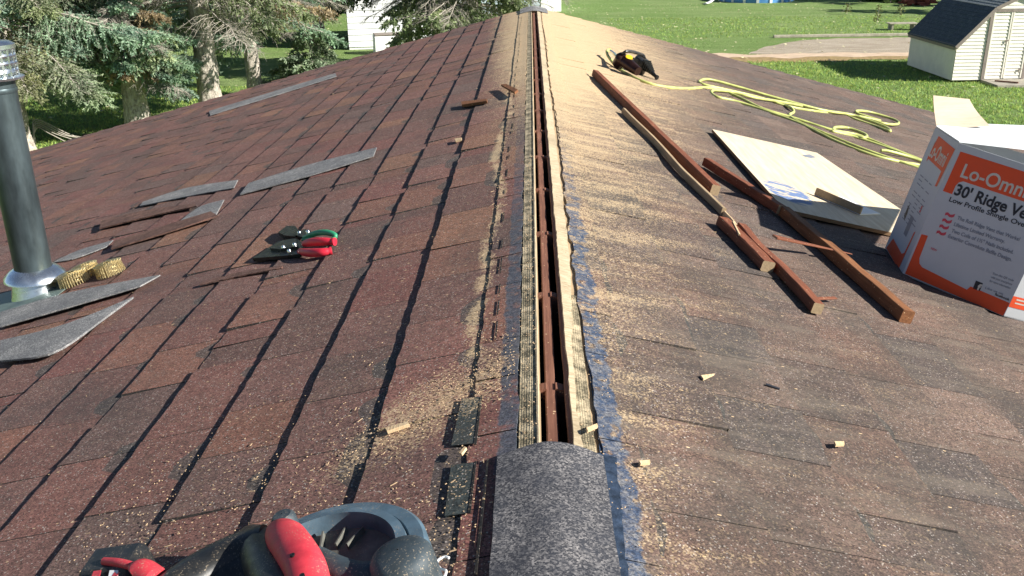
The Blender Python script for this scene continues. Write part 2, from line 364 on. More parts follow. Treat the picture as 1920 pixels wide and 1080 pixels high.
def leafmat():
    n = NT('spruce needles'); c = n.attr(); a = n.noise(n.pos, 1.6, 3); c = n.mix(n.mr(a, .35, .65), c, n.mix(1.0, c, (1.35, 1.3, 1.1), 'MULTIPLY'))
    n.b.inputs['Subsurface Weight'].default_value = 0; m = n.fin(c, .6, 0, .25)
    t = n.t.nodes.new('ShaderNodeBsdfTranslucent'); n.put(t.inputs[0], c); ms = n.t.nodes.new('ShaderNodeMixShader'); ms.inputs[0].default_value = .38
    n.t.links.new(n.b.outputs[0], ms.inputs[1]); n.t.links.new(t.outputs[0], ms.inputs[2]); n.t.links.new(ms.outputs[0], n.t.nodes['Material Output'].inputs[0]); return m
M['leaf'] = leafmat()
def grassmat():
    n = NT('lawn'); a = n.noise(n.pos, .35, 4, .6); b = n.noise(n.vs(n.pos, (1, .6, 1)), 9, 5, .75); d = n.noise(n.pos, 60, 3, .7)
    c = n.mix(n.mr(b, .3, .7), (.17, .30, .075), (.40, .53, .19)); c = n.mix(n.mr(a, .42, .62, 0, .75), c, (.40, .50, .21))
    c = n.mix(n.mr(d, .4, .7, 0, .5), c, (.07, .16, .025)); c = n.mix(n.mr(n.noise(n.pos, 1.4, 4, .7), .60, .72, 0, .55), c, (.26, .25, .09))
    mw_ = n.noise(n.vs(n.pos, (.12, 1.3, 1), (0, 0, R(8))), 1.1, 3, .6); c = n.mix(n.mr(mw_, .42, .62, 0, .5), c, (.19, .31, .09)); n.bump(n.ma('ADD', b, d), .12, .9); return n.fin(c, .9, 0, .15)
M['grass'] = grassmat()
def pathmat():
    n = NT('gravel and dirt track'); x, y, z = n.sep(n.pos)[0:3]; a = n.noise(n.vs(n.pos, (.35, 1.6, 1)), 2.2, 5, .7); g = n.noise(n.pos, 30, 3, .7)
    c = n.mix(n.mr(a, .35, .65), (.38, .32, .24), (.60, .53, .42)); c = n.mix(n.mr(g, .35, .65, 0, .5), c, (.2, .16, .12)); n.bump(g, .03); return n.fin(c, .95, 0, .1)
M['gravel'] = pathmat()
M['dirt'] = simple('pale dirt', (.62, .47, .33), .95, var=.35, scale=4, obj=False, stretch=(.5, 2, 1))
M['dry'] = simple('dry tan grass', (.34, .24, .10), .95, var=.45, scale=6, obj=False)
M['leaf_lit'] = simple('fallen leaf', (.62, .58, .34), .8, var=.3, scale=2)

# ------------------------------------------------------------------ house
EXPO = 0.159; SMAX = 5.4; Y0 = -2.6
house = thing('house', (0, 3, GZ), 'low gabled house whose worn red brown shingle roof fills the photo, ridge slot cut open', 'house')
PAL = [((.150, .074, .062), 6), ((.134, .072, .062), 5), ((.168, .083, .062), 3), ((.185, .096, .064), 1.0), ((.112, .066, .057), 2.5), ((.120, .076, .067), .9), ((.150, .066, .057), 1.6)]
PALR = [((.104, .071, .058), 4), ((.090, .066, .057), 3), ((.112, .073, .058), 3), ((.080, .064, .058), 2), ((.130, .092, .075), 2)]
def pick(pal):
    k0 = 1.16 if pal is PAL else 1.15
    r = random.random()*sum(b for a, b in pal)
    for a, b in pal:
        r -= b
        if r <= 0: break
    k = random.uniform(.9, 1.1)*k0; return tuple(x*k for x in a)
def course_field(side):
    mb = MB(); pal = PAL if side < 0 else PALR
    s0 = .127; i = 0; s_prev = (.0545 if side < 0 else .067)
    def P(s, y, n): return RP(side, s, y, n)
    def q(a, b, c, d, col):
        if side > 0: mb.face([a, b, c, d], 0, col)
        else: mb.face([d, c, b, a], 0, col)
    s1 = s0 + .0
    while s1 < SMAX:
        base_h, top_h = .0026, (.0048 if i == 0 else random.uniform(.0076, .0094))
        e = s1 - s_prev
        y = Y0 - random.uniform(0, .3); first = (i == 0)
        # base lamina: dark slate
        dk = (.050, .058, .060) if side < 0 else (.075, .072, .068)
        q(P(s_prev, Y0, .0004), P(s1-.0005, Y0, base_h), P(s1-.0005, LRAKE, base_h), P(s_prev, LRAKE, .0004), dk)
        q(P(s1-.0005, Y0, base_h), P(s1-.0005, Y0, -.0015), P(s1-.0005, LRAKE, -.0015), P(s1-.0005, LRAKE, base_h), (.02, .02, .02))
        # wavy torn upper edge of first course on both sides
        while y < LRAKE:
            gap = random.random() < (.26 if side < 0 else .22)
            ln = random.uniform(.05, .13) if gap else random.uniform(.15, .30)
            ya, yb = max(y, Y0), min(y+ln, LRAKE); y += ln
            if yb - ya < .004: continue
            col = pick(pal); lift = random.uniform(0, .0014 if side < 0 else .0007); cut = s1
            if first and not gap: cut = s1 - random.choice([0, 0, .0])
            hh = base_h*(1.75 if side < 0 else 2.3) + lift*.4 if gap else top_h + lift
            nseg = max(1, int((yb-ya)/.024)); js = [cut + random.uniform(-.0022, .0022) for _ in range(nseg+1)]; cl = random.uniform(0, .003) if random.random() < .25 and side < 0 else 0
            g = .0011
            for k in range(nseg):
                a0 = ya+g+(yb-ya-2*g)*k/nseg; a1 = ya+g+(yb-ya-2*g)*(k+1)/nseg
                sa0 = sa1 = s_prev
                if first:
                    am = (.0035 if side < 0 else .006)
                    sa0 = s_prev + am*2*(mnoise.noise(Vector((a0*9, side, 0)))+.5*mnoise.noise(Vector((a0*37, side, 3)))); sa1 = s_prev + am*2*(mnoise.noise(Vector((a1*9, side, 0)))+.5*mnoise.noise(Vector((a1*37, side, 3))))
                    if side > 0:
                        sa0 += .004*math.sin(a0*2.3); sa1 += .004*math.sin(a1*2.3)
                n0 = .0034 if first else base_h*.0+.0012+hh*.08
                h0 = hh+cl*max(0, 1-(a0-ya)/.06); h1 = hh+cl*max(0, 1-(a1-ya)/.06)
                def wband(a_): return 0.0 if first else min(.05, max(0, mnoise.noise(Vector((a_*8.5, i*7.3, side)))-.06)*(.13 if side < 0 else .03)+.004)
                w0, w1 = wband(a0), wband(a1)
                if first or (w0 < .006 and w1 < .006): q(P(sa0, a0, n0), P(js[k], a0, h0), P(js[k+1], a1, h1), P(sa1, a1, n0), col)
                else:
                    f0, f1 = w0/(js[k]-sa0), w1/(js[k+1]-sa1); m0, m1 = P(sa0+w0, a0, n0+(h0-n0)*f0), P(sa1+w1, a1, n0+(h1-n0)*f1); ck = tuple(x_*.35+y_*.65 for x_, y_ in zip(col, (.045, .056, .056)))
                    q(P(sa0, a0, n0), m0, m1, P(sa1, a1, n0), ck); q(m0, P(js[k], a0, h0), P(js[k+1], a1, h1), m1, col)
                q(P(js[k], a0, h0), P(js[k], a0, base_h*.5), P(js[k+1], a1, base_h*.5), P(js[k+1], a1, h1), (.03, .028, .028))
                if first: q(P(sa1, a1, n0), P(sa1, a1, -.004), P(sa0, a0, -.004), P(sa0, a0, n0), (.02, .02, .022))
            for yy in (ya+g, yb-g):
                mb.face([P(s_prev, yy, .0005), P(cut, yy, base_h*.5), P(cut, yy, hh), P(s_prev, yy, .0018)], 0, (.03, .028, .028) if side < 0 else (.07, .055, .05))
        s_prev = s1; s1 += EXPO + random.uniform(-.002, .002); i += 1
    return mb
mbL = course_field(-1)
def slit(pts, h, col):
    P = [q_ for q_ in pts]; mbL.prism(P, NL*h); mbL.c[-len(P)-2:] = [col]*(len(P)+2)
for (a, b, c, d) in (((866, 748), (902, 744), (890, 832), (846, 836)), ((846, 873), (890, 867), (878, 962), (834, 968))):
    slit([L(*p, .0068) for p in (a, b, c, d)], .0008, (.040, .052, .052))
for (a, b) in (((903, 742), (891, 834)), ((892, 866), (880, 963)), ((915, 862), (892, 1079))):
    w_ = 3.2; slit([L(a[0]-w_/2, a[1], .0068), L(a[0]+w_/2, a[1], .0068), L(b[0]+w_/2+1, b[1], .0068), L(b[0]-w_/2-1, b[1], .0068)], .0014, (.008, .008, .009))
yy = 1.55
while yy < 8:
    l_ = random.uniform(.04, .12); s_ = .101+.004*math.sin(yy*3)
    slit([RP(-1, s_, yy, .0062), RP(-1, s_+.0028, yy, .0062), RP(-1, s_+.0024, yy+l_, .0062), RP(-1, s_-.0008, yy+l_, .0062)], .0010, (.008, .008, .009)); yy += l_+random.uniform(.03, .2)
mbL.build('shingles', M['shingle'], house, cols=True)
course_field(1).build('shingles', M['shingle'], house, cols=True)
# decking
YS0, YS1 = 1.12, 8.36
for side, e in ((-1, .0225), (1, .0285)):
    mb = MB()
    def slab(sa, ya, yb):
        a = RP(side, sa, ya, -.0025); b = RP(side, SMAX-.02, ya, -.0025); c = RP(side, SMAX-.02, yb, -.0025); d = RP(side, sa, yb, -.0025)
        mb.prism([a, b, c, d], (NR if side > 0 else NL)*-.014)
    slab(e, YS0, YS1); slab(.003, Y0+.02, YS0-.002); slab(.003, YS1+.002, LRAKE-.02)
    mb.build('decking', M['deck'], house)
# strips beside the slot
def strip(side, sa, sb, ya, yb, n0, n1, mat, name, ja=.001, jb=.002, step=.03, thick=.006):
    mb = MB(); N = NR if side > 0 else NL; k = max(2, int((yb-ya)/step)); A = []; B = []
    for i in range(k+1):
        y = ya+(yb-ya)*i/k
        fa = sa(y) if callable(sa) else sa; fb = sb(y) if callable(sb) else sb
        A.append(RP(side, fa+ja*(mnoise.noise(Vector((y*11, 5, side)))+.6*mnoise.noise(Vector((y*45, 1, side)))), y, n0)); B.append(RP(side, fb+jb*(mnoise.noise(Vector((y*9, 9, side)))+.7*mnoise.noise(Vector((y*41, 3, side)))), y, n1))
    for i in range(k):
        a, b, c, d = A[i], B[i], B[i+1], A[i+1]
        t = [a, b, c, d] if side > 0 else [d, c, b, a]; mb.face(t)
        e1 = [b, b-N*thick, c-N*thick, c]; e2 = [d, d-N*thick, a-N*thick, a]
        mb.face(e1 if side > 0 else e1[::-1]); mb.face(e2 if side > 0 else e2[::-1])
    return mb.build(name, mat, house)
strip(-1, .0240, .0520, YS0, YS1, .0010, .0022, M['mesh'], 'underlay_strip', .0012, .0015)
strip(-1, .0215, .0243, YS0, YS1, .0032, .0030, M['pale_edge'], 'cut_edge', .0010, .0008)
strip(1, .0290, lambda y: .039+.017*min(1, max(0, (y-1.45)/.5)), YS0, YS1, .0030, .0030, M['pale_edge'], 'cut_edge', .0028, .004, .02)
strip(1, .0245, .0298, YS0, YS1, -.006, -.001, M['ridge_wood'], 'cut_edge', .0012, .0)
strip(1, .038, .0605, YS0, 1.75, .0012, .0014, M['mesh'], 'underlay_strip', .001, .0015)
# ridge board and rafters in the slot
mb = MB(); mb.box((-.001, (Y0+LRAKE)/2, -.088), (.0175, 0, 0), (0, LRAKE-Y0-.1, 0), (0, 0, .14), bev=.002); mb.build('ridge_board', M['ridge_wood'], house)
raf = None; k = 0
for k in range(27):
    y = 1.36 + (k-9)*.406
    if not (Y0+.1 < y < LRAKE-.1): continue
    for side in (-1, 1):
        mb = MB(); a = RP(side, .011, y, -.055); b = RP(side, SMAX-.3, y, -.060); u = (b-a)
        mb.box((a+b)/2, u, (0, .022, 0), (NR if side > 0 else NL)*.085); mb.build('rafter', M['ridge_wood'], house)
# ridge caps
def cap(ya, yb, wl, wr, h, jag=False, mat=None):
    mb = MB(); nx, ny = 22, 26; g = []
    for j in range(ny+1):
        t = j/ny; row = []
        for i in range(nx+1):
            u = -wl+(wl+wr)*i/nx; y = ya+(yb-ya)*t
            if t > .9: y -= .022*((abs(u+.01)/wl)**2)*(t-.9)/.1
            uu = u*(1+.03*mnoise.noise(Vector((y*14, u, 3)))) if i in (0, nx) else u
            z = -math.sqrt(u*u+.034**2)*math.tan(TH)+.0075+h+.0018*mnoise.noise(Vector((u*20, y*9, 1))); row.append((uu, y, z))
        g.append(row)
    b0 = 0; mb.v = [p for r_ in g for p in r_]+[(p[0], p[1], p[2]-.004) for r_ in g for p in r_]; n_ = (nx+1)*(ny+1)
    def id_(j, i): return j*(nx+1)+i
    F = []
    for j in range(ny):
        for i in range(nx): F.append((id_(j, i), id_(j, i+1), id_(j+1, i+1), id_(j+1, i)))
    for i in range(nx): F.append((id_(ny, i), id_(ny, i+1), id_(ny, i+1)+n_, id_(ny, i)+n_)); F.append((id_(0, i+1), id_(0, i), id_(0, i)+n_, id_(0, i+1)+n_))
    for j in range(ny): F.append((id_(j+1, 0), id_(j, 0)+0, id_(j, 0)+n_, id_(j+1, 0)+n_)[::-1]); F.append((id_(j, nx), id_(j+1, nx), id_(j+1, nx)+n_, id_(j, nx)+n_)[::-1])
    mb.f = F; mb.m = [0]*len(F); mb.c = [(1, 1, 1)]*len(F)
    autosmooth(mb.build('ridge_cap', mat or M['cap'], house), 60)
cap(.70, 1.150, .080, .068, .0060); cap(.28, .78, .084, .073, .0095); cap(-.2, .33, .084, .073, .014); cap(-.7, -.1, .084, .073, .018)
cap(8.34, 8.62, .12, .12, .006, mat=M['grey_gran']); cap(8.55, 8.775, .12, .12, .010, mat=M['grey_gran'])
# torn dark strip right of the cap
strip(1, .055, lambda y: .080+.006*math.sin(y*7), -.6, 1.14, .0078, .0075, M['tar'], 'sealant_strip', .001, .009, .015, .003)
# walls, fascia
hw = SMAX*math.cos(TH); ez = -SMAX*math.sin(TH)
mb = MB(); xw = hw-.45; zt = -(xw)*math.tan(TH)-.10
pent = [(-xw, 0, GZ), (xw, 0, GZ), (xw, 0, zt), (0, 0, -.16), (-xw, 0, zt)]
for yy, d in ((Y0+.3, 0), (LRAKE-.3, 1)):
    f = [(p[0], yy, p[2]) for p in pent]; mb.prism(f, (0, .1, 0))
mb.box((-xw, (Y0+LRAKE)/2, (GZ+zt)/2), (.1, 0, 0), (0, LRAKE-Y0-.85, 0), (0, 0, zt-GZ-.02)); mb.box((xw, (Y0+LRAKE)/2, (GZ+zt)/2), (.1, 0, 0), (0, LRAKE-Y0-.85, 0), (0, 0, zt-GZ-.02))
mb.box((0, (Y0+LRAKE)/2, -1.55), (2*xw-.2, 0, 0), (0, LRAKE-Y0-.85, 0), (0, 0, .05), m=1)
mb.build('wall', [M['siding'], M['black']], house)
for side in (-1, 1):
    N = NR if side > 0 else NL
    for yy in (Y0-.01, LRAKE-.005):
        mb = MB(); a = RP(side, 0.005, yy, -.09); b = RP(side, SMAX+.01, yy, -.09); mb.box((a+b)/2, b-a, (0, .022, 0), N*.16); mb.build('fascia', M['fascia'], house)
    mb = MB(); a = RP(side, SMAX-.005, (Y0+LRAKE)/2, -.09); mb.box(a, (.022, 0, 0), (0, LRAKE-Y0, 0), (0, 0, .15)); mb.build('fascia', M['fascia'], house)

# ------------------------------------------------------------------ sawdust chips (stuff)
mb = MB(); cnt = 0
def chip(P, N, ln, wd, ang, col=0):
    u = Vector((math.cos(ang), math.sin(ang), 0)); u = (u-N*u.dot(N)).normalized(); v = N.cross(u)
    mb.box(P+N*(wd*.45+.0004), u*ln, v*wd*random.uniform(.6, 1.2), (N+u*random.uniform(-.3, .3))*wd*.6)
for k in range(3600):
    r = random.random()
    if r < .17:
        s_ = .06+abs(random.gauss(0, .16)); y_ = 1.50-.75*s_+random.gauss(0, .07); sd = -1
    elif r < .42:
        s_ = random.uniform(.3, .75)**1; y_ = random.gauss(1.1, .22); sd = -1
    elif r < .52:
        s_ = .125+random.gauss(0, .015); y_ = random.uniform(.6, 3.5); sd = -1
    elif r < .62:
        s_ = random.uniform(.1, .35); y_ = .98+random.gauss(0, .10); sd = -1
    elif r < .78:
        sd = random.choice((-1, -1, 1)); s_ = abs(random.gauss(0, 1.0))+.1; y_ = random.uniform(.7, 5)
    elif r < .86:
        sd = -1; s_ = random.uniform(.024, .055); y_ = random.uniform(1.15, 3)
    elif r < .93:
        sd = 1; s_ = random.uniform(.036, .13); y_ = random.uniform(.8, 2.6)
    else:
        sd = 1; s_ = random.uniform(.08, .8); y_ = random.uniform(.7, 3)
    if abs(s_) < .022 or s_ > 3: continue
    N = NR if sd > 0 else NL; hgt = .0075 if s_ > .055 else .003
    big = random.random() < .04
    chip(RP(sd, s_, y_, hgt-.001 if s_ > .05 else .0022), N, random.uniform(.006, .012) if big else random.uniform(.0013, .0030), random.uniform(.0009, .0017), random.uniform(0, 3.14))
o = mb.build('sawdust', simple('sawdust chips', (.60, .43, .26), .85, var=.4, scale=90), None)
props(o, 'pale sawdust and small chips strewn along the open ridge', 'sawdust', kind='stuff')

# ------------------------------------------------------------------ loose splinters and chips
def slab_px(f, pts, th, N, h=0.008, mat=None, name='splinter', lab=None, cat='wood chip', group=None):
    mb = MB(); P = [f(*p, h) for p in pts]; mb.prism(P, N*th); o = mb.build(name, mat or M['fresh_wood'], None)
    return props(o, lab, cat, group)
grp = 'loose wood splinters on the roof'
slab_px(L, [(866, 195), (914, 190), (914, 194), (867, 201)], .012, NL, .012, M['brown_wood'], 'wood_splinter', 'long thin brown splinter left of the slot, lying across the shingles', group=grp)
slab_px(L, [(940, 162), (950, 161), (972, 172), (966, 177)], .010, NL, .016, M['brown_wood'], 'wood_splinter', 'stubby dark brown wood flake propped beside the open ridge slot', group=grp)
slab_px(L, [(724, 808), (766, 796), (769, 800), (728, 814)], .006, NL, .008, M['fresh_wood'], 'wood_splinter', 'yellow splinter lying across a shingle shadow line left of the ridge cap', group=grp)
slab_px(L, [(862, 853), (872, 841), (876, 843), (867, 855)], .004, NL, .012, M['fresh_wood'], 'wood_splinter', 'small pink wood chip on the dark red tab beside the ridge cap', group=grp)
slab_px(Rr, [(1197, 868), (1217, 866), (1218, 872), (1200, 874)], .004, NR, .010, M['fresh_wood'], 'wood_splinter', 'small pale chip right of the grey ridge cap, nearest the camera', group=grp)
slab_px(Rr, [(1563, 831), (1581, 831), (1582, 837), (1566, 838)], .004, NR, .010, M['fresh_wood'], 'wood_splinter', 'tiny pale chip alone on the dark shingles at lower right', group=grp)
slab_px(Rr, [(1313, 707), (1339, 704), (1330, 708), (1318, 714)], .004, NR, .010, M['fresh_wood'], 'wood_splinter', 'pale flat chip on the brown shingles right of the slot', group=grp)
slab_px(L, [(853, 262), (866, 260), (866, 264), (855, 267)], .005, NL, .010, M['fresh_wood'], 'wood_splinter', 'tiny cream chip on the shingles left of the slot, below the brown flakes', group=grp)
slab_px(Rr, [(1098, 806), (1118, 798), (1120, 803), (1101, 812)], .004, NR, .010, M['fresh_wood'], 'wood_splinter', 'orange splinter bridging the crack right of the slot', group=grp)
slab_px(Rr, [(1436, 720), (1462, 729), (1461, 731), (1436, 723)], .002, NR, .008, M['ink'], 'wood_splinter', 'thin dark sliver on the right slope near its middle', group=grp)

# ------------------------------------------------------------------ loose shingle strips, left slope
def shingle_strip(pts, th, h, mat, label, lift=None, name='shingle_strip', bend=0.0):
    n = len(pts)//2; top = pts[:n]; bot = pts[n:][::-1]      # two long edges, same count
    mb = MB(); K = 10; A = spline([L(*p, h+(lift[i] if lift else 0)) for i, p in enumerate(top)], K); B = spline([L(*p, h) for i, p in enumerate(bot)], K)
    for i in range(len(A)):
        j = .002*mnoise.noise(Vector((i*.7, 1, 2))); A[i] = A[i]+Vector((0, j, 0)); B[i] = B[i]-Vector((0, j, 0))
    for i in range(len(A)-1):
        a, b, c, d = A[i], A[i+1], B[i+1], B[i]; u = NL*th
        mb.face([d, c, b, a]); mb.face([a-u, b-u, c-u, d-u]); mb.face([a, b, b-u, a-u]); mb.face([c, d, d-u, c-u])
    mb.face([A[0], A[0]-NL*th, B[0]-NL*th, B[0]]); mb.face([A[-1], B[-1], B[-1]-NL*th, A[-1]-NL*th])
    return props(mb.build(name, mat, None), label, 'shingle', 'loose cut shingle strips on the left slope')
shingle_strip([(392, 208), (510, 172), (629, 137), (631, 143), (512, 180), (394, 216)], .004, .014, M['grey_gran'], 'long narrow grey strip farthest up the left slope, near the spruces')
shingle_strip([(466, 343), (580, 308), (706, 276), (700, 292), (590, 326), (450, 364)], .004, .016, M['grey_gran'], 'broad straight grey strip lying between the upper strips and the ridge')
shingle_strip([(268, 378), (350, 352), (446, 337), (438, 352), (360, 366), (262, 386)], .004, .014, M['grey_gran'], 'pointed pale grey strip beyond the lifted brown shingles')
shingle_strip([(0, 585), (130, 548), (300, 515), (262, 536), (140, 572), (0, 612)], .004, .022, M['grey_gran'], 'curved grey strip passing just below the nail coils and vent pipe')
shingle_strip([(0, 638), (120, 608), (250, 556), (190, 600), (100, 660), (0, 676)], .005, .024, M['grey_gran'], 'widest grey shingle piece at the left edge, lowest of the loose strips', lift=[.006, .01, 0])
shingle_strip([(355, 400), (380, 385), (420, 374), (405, 402), (380, 412), (320, 428)], .004, .012, M['grey_gran'], 'grey cut tab lying against the lifted brown shingle')
shingle_strip([(214, 452), (300, 425), (395, 396), (408, 404), (310, 436), (208, 466)], .005, .020, M['brown_gran'], 'lifted brown shingle edge casting a black shadow, lower of the pair')
shingle_strip([(190, 414), (270, 394), (366, 382), (368, 386), (280, 405), (186, 428)], .005, .020, M['brown_gran'], 'lifted brown shingle edge casting a black shadow, upper of the pair')
shingle_strip([(110, 486), (150, 468), (212, 450), (200, 462), (140, 484), (100, 492)], .003, .012, M['grey_gran'], 'small faded tab just beyond the nail coils')
shingle_strip([(376, 530), (450, 510), (530, 498), (528, 502), (455, 516), (374, 534)], .003, .012, M['brown_gran'], 'slim dark brown shingle sliver below the tin snips')

# ------------------------------------------------------------------ vent pipe
b = L(73, 552); 
pipe = thing('vent_pipe', b, 'dark galvanised vent pipe with shiny slotted cap at the left edge', 'vent pipe')
rad = .057; topz = VY(18, 142, b.y-.0).z; Z = Vector((0, 0, 1)); HP = topz-b.z
mb = MB(); mb.lathe(b, Z, [(rad, -.03), (rad, HP), (rad-.004, HP), (rad-.004, .3)], 48)
mb.lathe(b, Z, [(rad+.0015, HP*.93), (rad+.0025, HP*.935), (rad+.0025, HP*.945), (rad+.0015, HP*.95)], 48); autosmooth(mb.build('pipe', M['pipe_paint'], pipe))
mb = MB(); mb.lathe(b, Z, [(rad+.001, .098), (rad+.018, .088), (rad+.036, .070), (rad+.038, .060), (rad+.030, .056), (rad+.001, .070)], 48); autosmooth(mb.build('storm_collar', M['galv_bright'], pipe))
mb = MB(); mb.lathe(b, Z, [(rad+.012, .064), (rad+.018, .035), (rad+.028, -.01), (rad+.040, -.055)], 48); autosmooth(mb.build('flashing_cone', M['galv_bright'], pipe))
mb = MB(); c0 = L(40, 562, .010); mb.box(c0+NL*0.001, Vector((math.cos(TH), 0, math.sin(TH)))*.34, (0, .32, 0), NL*.003, bev=.001); mb.build('base_flashing', M['flash'], pipe)
mb = MB(); hb = HP-.005; Rc = .072
mb.lathe(b, Z, [(rad-.004, hb-.012), (Rc+.012, hb-.004), (Rc+.014, hb+.002), (Rc, hb+.006)], 40)
mb.lathe(b, Z, [(Rc, hb+.082), (Rc+.004, hb+.086), (Rc+.004, hb+.098), (Rc-.01, hb+.106), (.001, hb+.108)], 40)
for k in range(20):
    an = 2*math.pi*k/20; d = Vector((math.cos(an), math.sin(an), 0)); t = Vector((-d.y, d.x, 0)); mb.box(b+d*Rc+Z*(hb+.043), t*.007, d*.002, Z*.084)
for hh in (.022, .044, .066): mb.lathe(b, Z, [(Rc-.001, hb+hh-.006), (Rc+.002, hb+hh), (Rc-.001, hb+hh+.006)], 40)
mb.lathe(b, Z, [(Rc-.010, hb), (Rc-.010, hb+.085)], 32)
autosmooth(mb.build('slotted_cap', M['galv_bright'], pipe))

# ------------------------------------------------------------------ nail coils
def coil(c, R0, label, tilt=0):
    t = thing('nail_coil', c, label, 'nail coil', 'coils of roofing nails beside the vent pipe')
    mb = MB(); wr = MB(); ax = NL
    u = Vector((0, 1, 0)); v = ax.cross(u)
    an = 0; r = R0; P1 = []; P2 = []
    while r > .012:
        d = u*math.cos(an)+v*math.sin(an); hh = .034+.006*(R0-r)/R0; top = c+d*r*.93+ax*(.004+hh); bot = c+d*r*1.03+ax*.003
        mb.tube([bot, top], .0016, 5, cap=False); mb.lathe(top, (top-bot), [(0.0, -.0002), (.0048, 0), (.0046, .0012), (0, .0014)], 7)
        P1.append(bot+(top-bot)*.35+d*.0018); P2.append(bot+(top-bot)*.7+d*.0018)
        an += .0088/r; r -= .0088*.0095/(2*math.pi*r)*1.0
    wr.tube(P1, .0006, 3, cap=False); wr.tube(P2, .0006, 3, cap=False)
    mb.build('nails', M['nail'], t); wr.build('wire', M['nail'], t)
coil(L(143, 532, .008), .052, 'nearest nail coil, leaning against the vent pipe base')
coil(L(168, 517, .008), .047, 'nail coil half hidden between the other two')
coil(L(211, 514, .008), .050, 'nail coil standing rightmost, farthest from the pipe')

# ------------------------------------------------------------------ tin snips
def snips(mat, lab, pts, blades, rivets, hr):
    c = L(*pts[0][0][:2]); t = thing('tin_snips', c, lab, 'tin snips', 'pair of tin snips on the left slope')
    for P in pts:
        mb = MB(); S = spline([L(p[0], p[1], p[2] if len(p) > 2 else .02) for p in P], 8); n = len(S)
        rr = [hr*(.75+.35*math.sin(math.pi*min(1, i/n*1.15))+(.25 if i > n-4 else 0)) for i in range(n)]; mb.tube(S, rr, 12); autosmooth(mb.build('handle', mat, t), 60)
    mb = MB()
    for (q, th, h) in blades: mb.prism([L(*p, h) for p in q], NL*th)
    mb.build('blades', M['black_steel'], t)
    for (x, y, h) in rivets:
        mb = MB(); c = L(x, y, h); mb.lathe(c, NL, [(0.0062, -.004), (.006, .002), (.004, .0045), (0, .005)], 14); autosmooth(mb.build('rivet', M['silver'], t))
snips(M['green_grip'], 'green handled tin snips lying open behind the red pair', [[(570, 446, .022), (590, 438, .034), (612, 436, .036), (628, 441, .028), (626, 448, .02)], [(568, 450, .016), (585, 449, .018), (606, 452, .016), (622, 455, .012)]],
      [([(524, 442), (540, 430), (556, 430), (564, 440), (556, 450), (536, 448)], .012, .012), ([(552, 444), (572, 434), (584, 436), (572, 450)], .008, .018)], [(577, 434, .03), (561, 436, .026)], .008)
snips(M['red_grip'], 'red handled tin snips lying in front of the green pair', [[(570, 457, .026), (588, 454, .030), (610, 453, .030), (628, 453, .026)], [(562, 472, .02), (582, 474, .022), (604, 473, .022), (622, 470, .018)]],
      [([(476, 490), (500, 474), (524, 458), (556, 452), (572, 462), (566, 482), (530, 486)], .010, .010), ([(508, 470), (530, 458), (556, 452), (560, 466), (528, 472)], .008, .02)],
      [(531, 463, .030), (552, 458, .032), (542, 470, .028)], .0115)

# ------------------------------------------------------------------ sticks on the right slope
def stick(a, b, w_, h_, mat, label, name='wood_offcut', h=.008, bevel=.002, wob=.0, parent=None, cat='wood strip', taper=1.0, h2=None, tilt=0):
    A = Rr(*a, h); B = Rr(*b, h if h2 is None else h2); d = (B-A); t = d.normalized(); sdir = NR.cross(t).normalized(); up = t.cross(sdir)*-1
    if up.dot(NR) < 0: up = -up
    if tilt:
        q = Matrix.Rotation(tilt, 3, t); sdir = q @ sdir; up = q @ up
    mb = MB(); K = 14; ring = []
    for i in range(K+1):
        f = i/K; c = A+d*f+up*h_/2 + sdir*wob*mnoise.noise(Vector((f*3, 1, w_*100))); k = 1+(taper-1)*f
        ww = w_/2*k*(1+.08*mnoise.noise(Vector((f*9, 2, w_)))); hh = h_/2*k*(1+.1*mnoise.noise(Vector((f*8, 7, w_)))); bv = bevel
        ring.append([c+sdir*x*ww+up*z*hh for (x, z) in ((-1, -1+bv/hh), (-1+bv/ww, -1), (1-bv/ww, -1), (1, -1+bv/hh), (1, 1-bv/hh), (1-bv/ww, 1), (-1+bv/ww, 1), (-1, 1-bv/hh))])
    mb.v = [tuple(p) for r_ in ring for p in r_]
    for i in range(K):
        for k in range(8): mb.f.append((i*8+k, i*8+(k+1) % 8, (i+1)*8+(k+1) % 8, (i+1)*8+k)); mb.m.append(0); mb.c.append((1, 1, 1))
    mb.f.append(tuple(range(8))[::-1]); mb.f.append(tuple(K*8+k for k in range(8))); mb.m += [1, 1]; mb.c += [(1, 1, 1)]*2
    # local frame: origin at A, y along the stick so the grain follows
    o = mb.build(name, [mat, M['deck'] if mat != M['brown_wood'] else M['brown_wood']], None, org=A)
    Mx = Matrix((sdir, t, up)).transposed(); inv = Mx.inverted()
    for v in o.data.vertices: v.co = inv @ v.co
    o.matrix_world = Matrix.Translation(A) @ Mx.to_4x4()
    return props(o, label, cat, 'ripped wood strips on the right slope')
stick((1114, 143), (1338, 366), .030, .034, M['stain_wood'], 'dark red brown square strip, longest of the upper strips, nearest the nail gun', wob=.006)
stick((1170, 213), (1352, 404), .014, .024, M['deck'], 'thin pale sawn strip running alongside the dark square strip', wob=.012)
stick((1350, 398), (1380, 432), .008, .016, M['fresh_wood'], 'short twisted pale splinter joining two thin strips', wob=.004, name='wood_splinter')
stick((1384, 434), (1528, 588), .026, .026, M['stain_wood'], 'thin red strip with one pale face and a splintered end', wob=.01)
stick((1352, 424), (1438, 510), .034, .028, M['stain_wood'], 'short thick red block lying beside the thin strip', bevel=.003, wob=.004)
stick((1322, 311), (1462, 402), .030, .030, M['stain_wood'], 'brown strip whose tip reaches toward the plywood, in front of its corner', h=.012, wob=.01)
stick((1466, 404), (1698, 606), .032, .032, M['brown_wood'], 'long brown weathered strip ending nearest the camera below the carton', wob=.008)
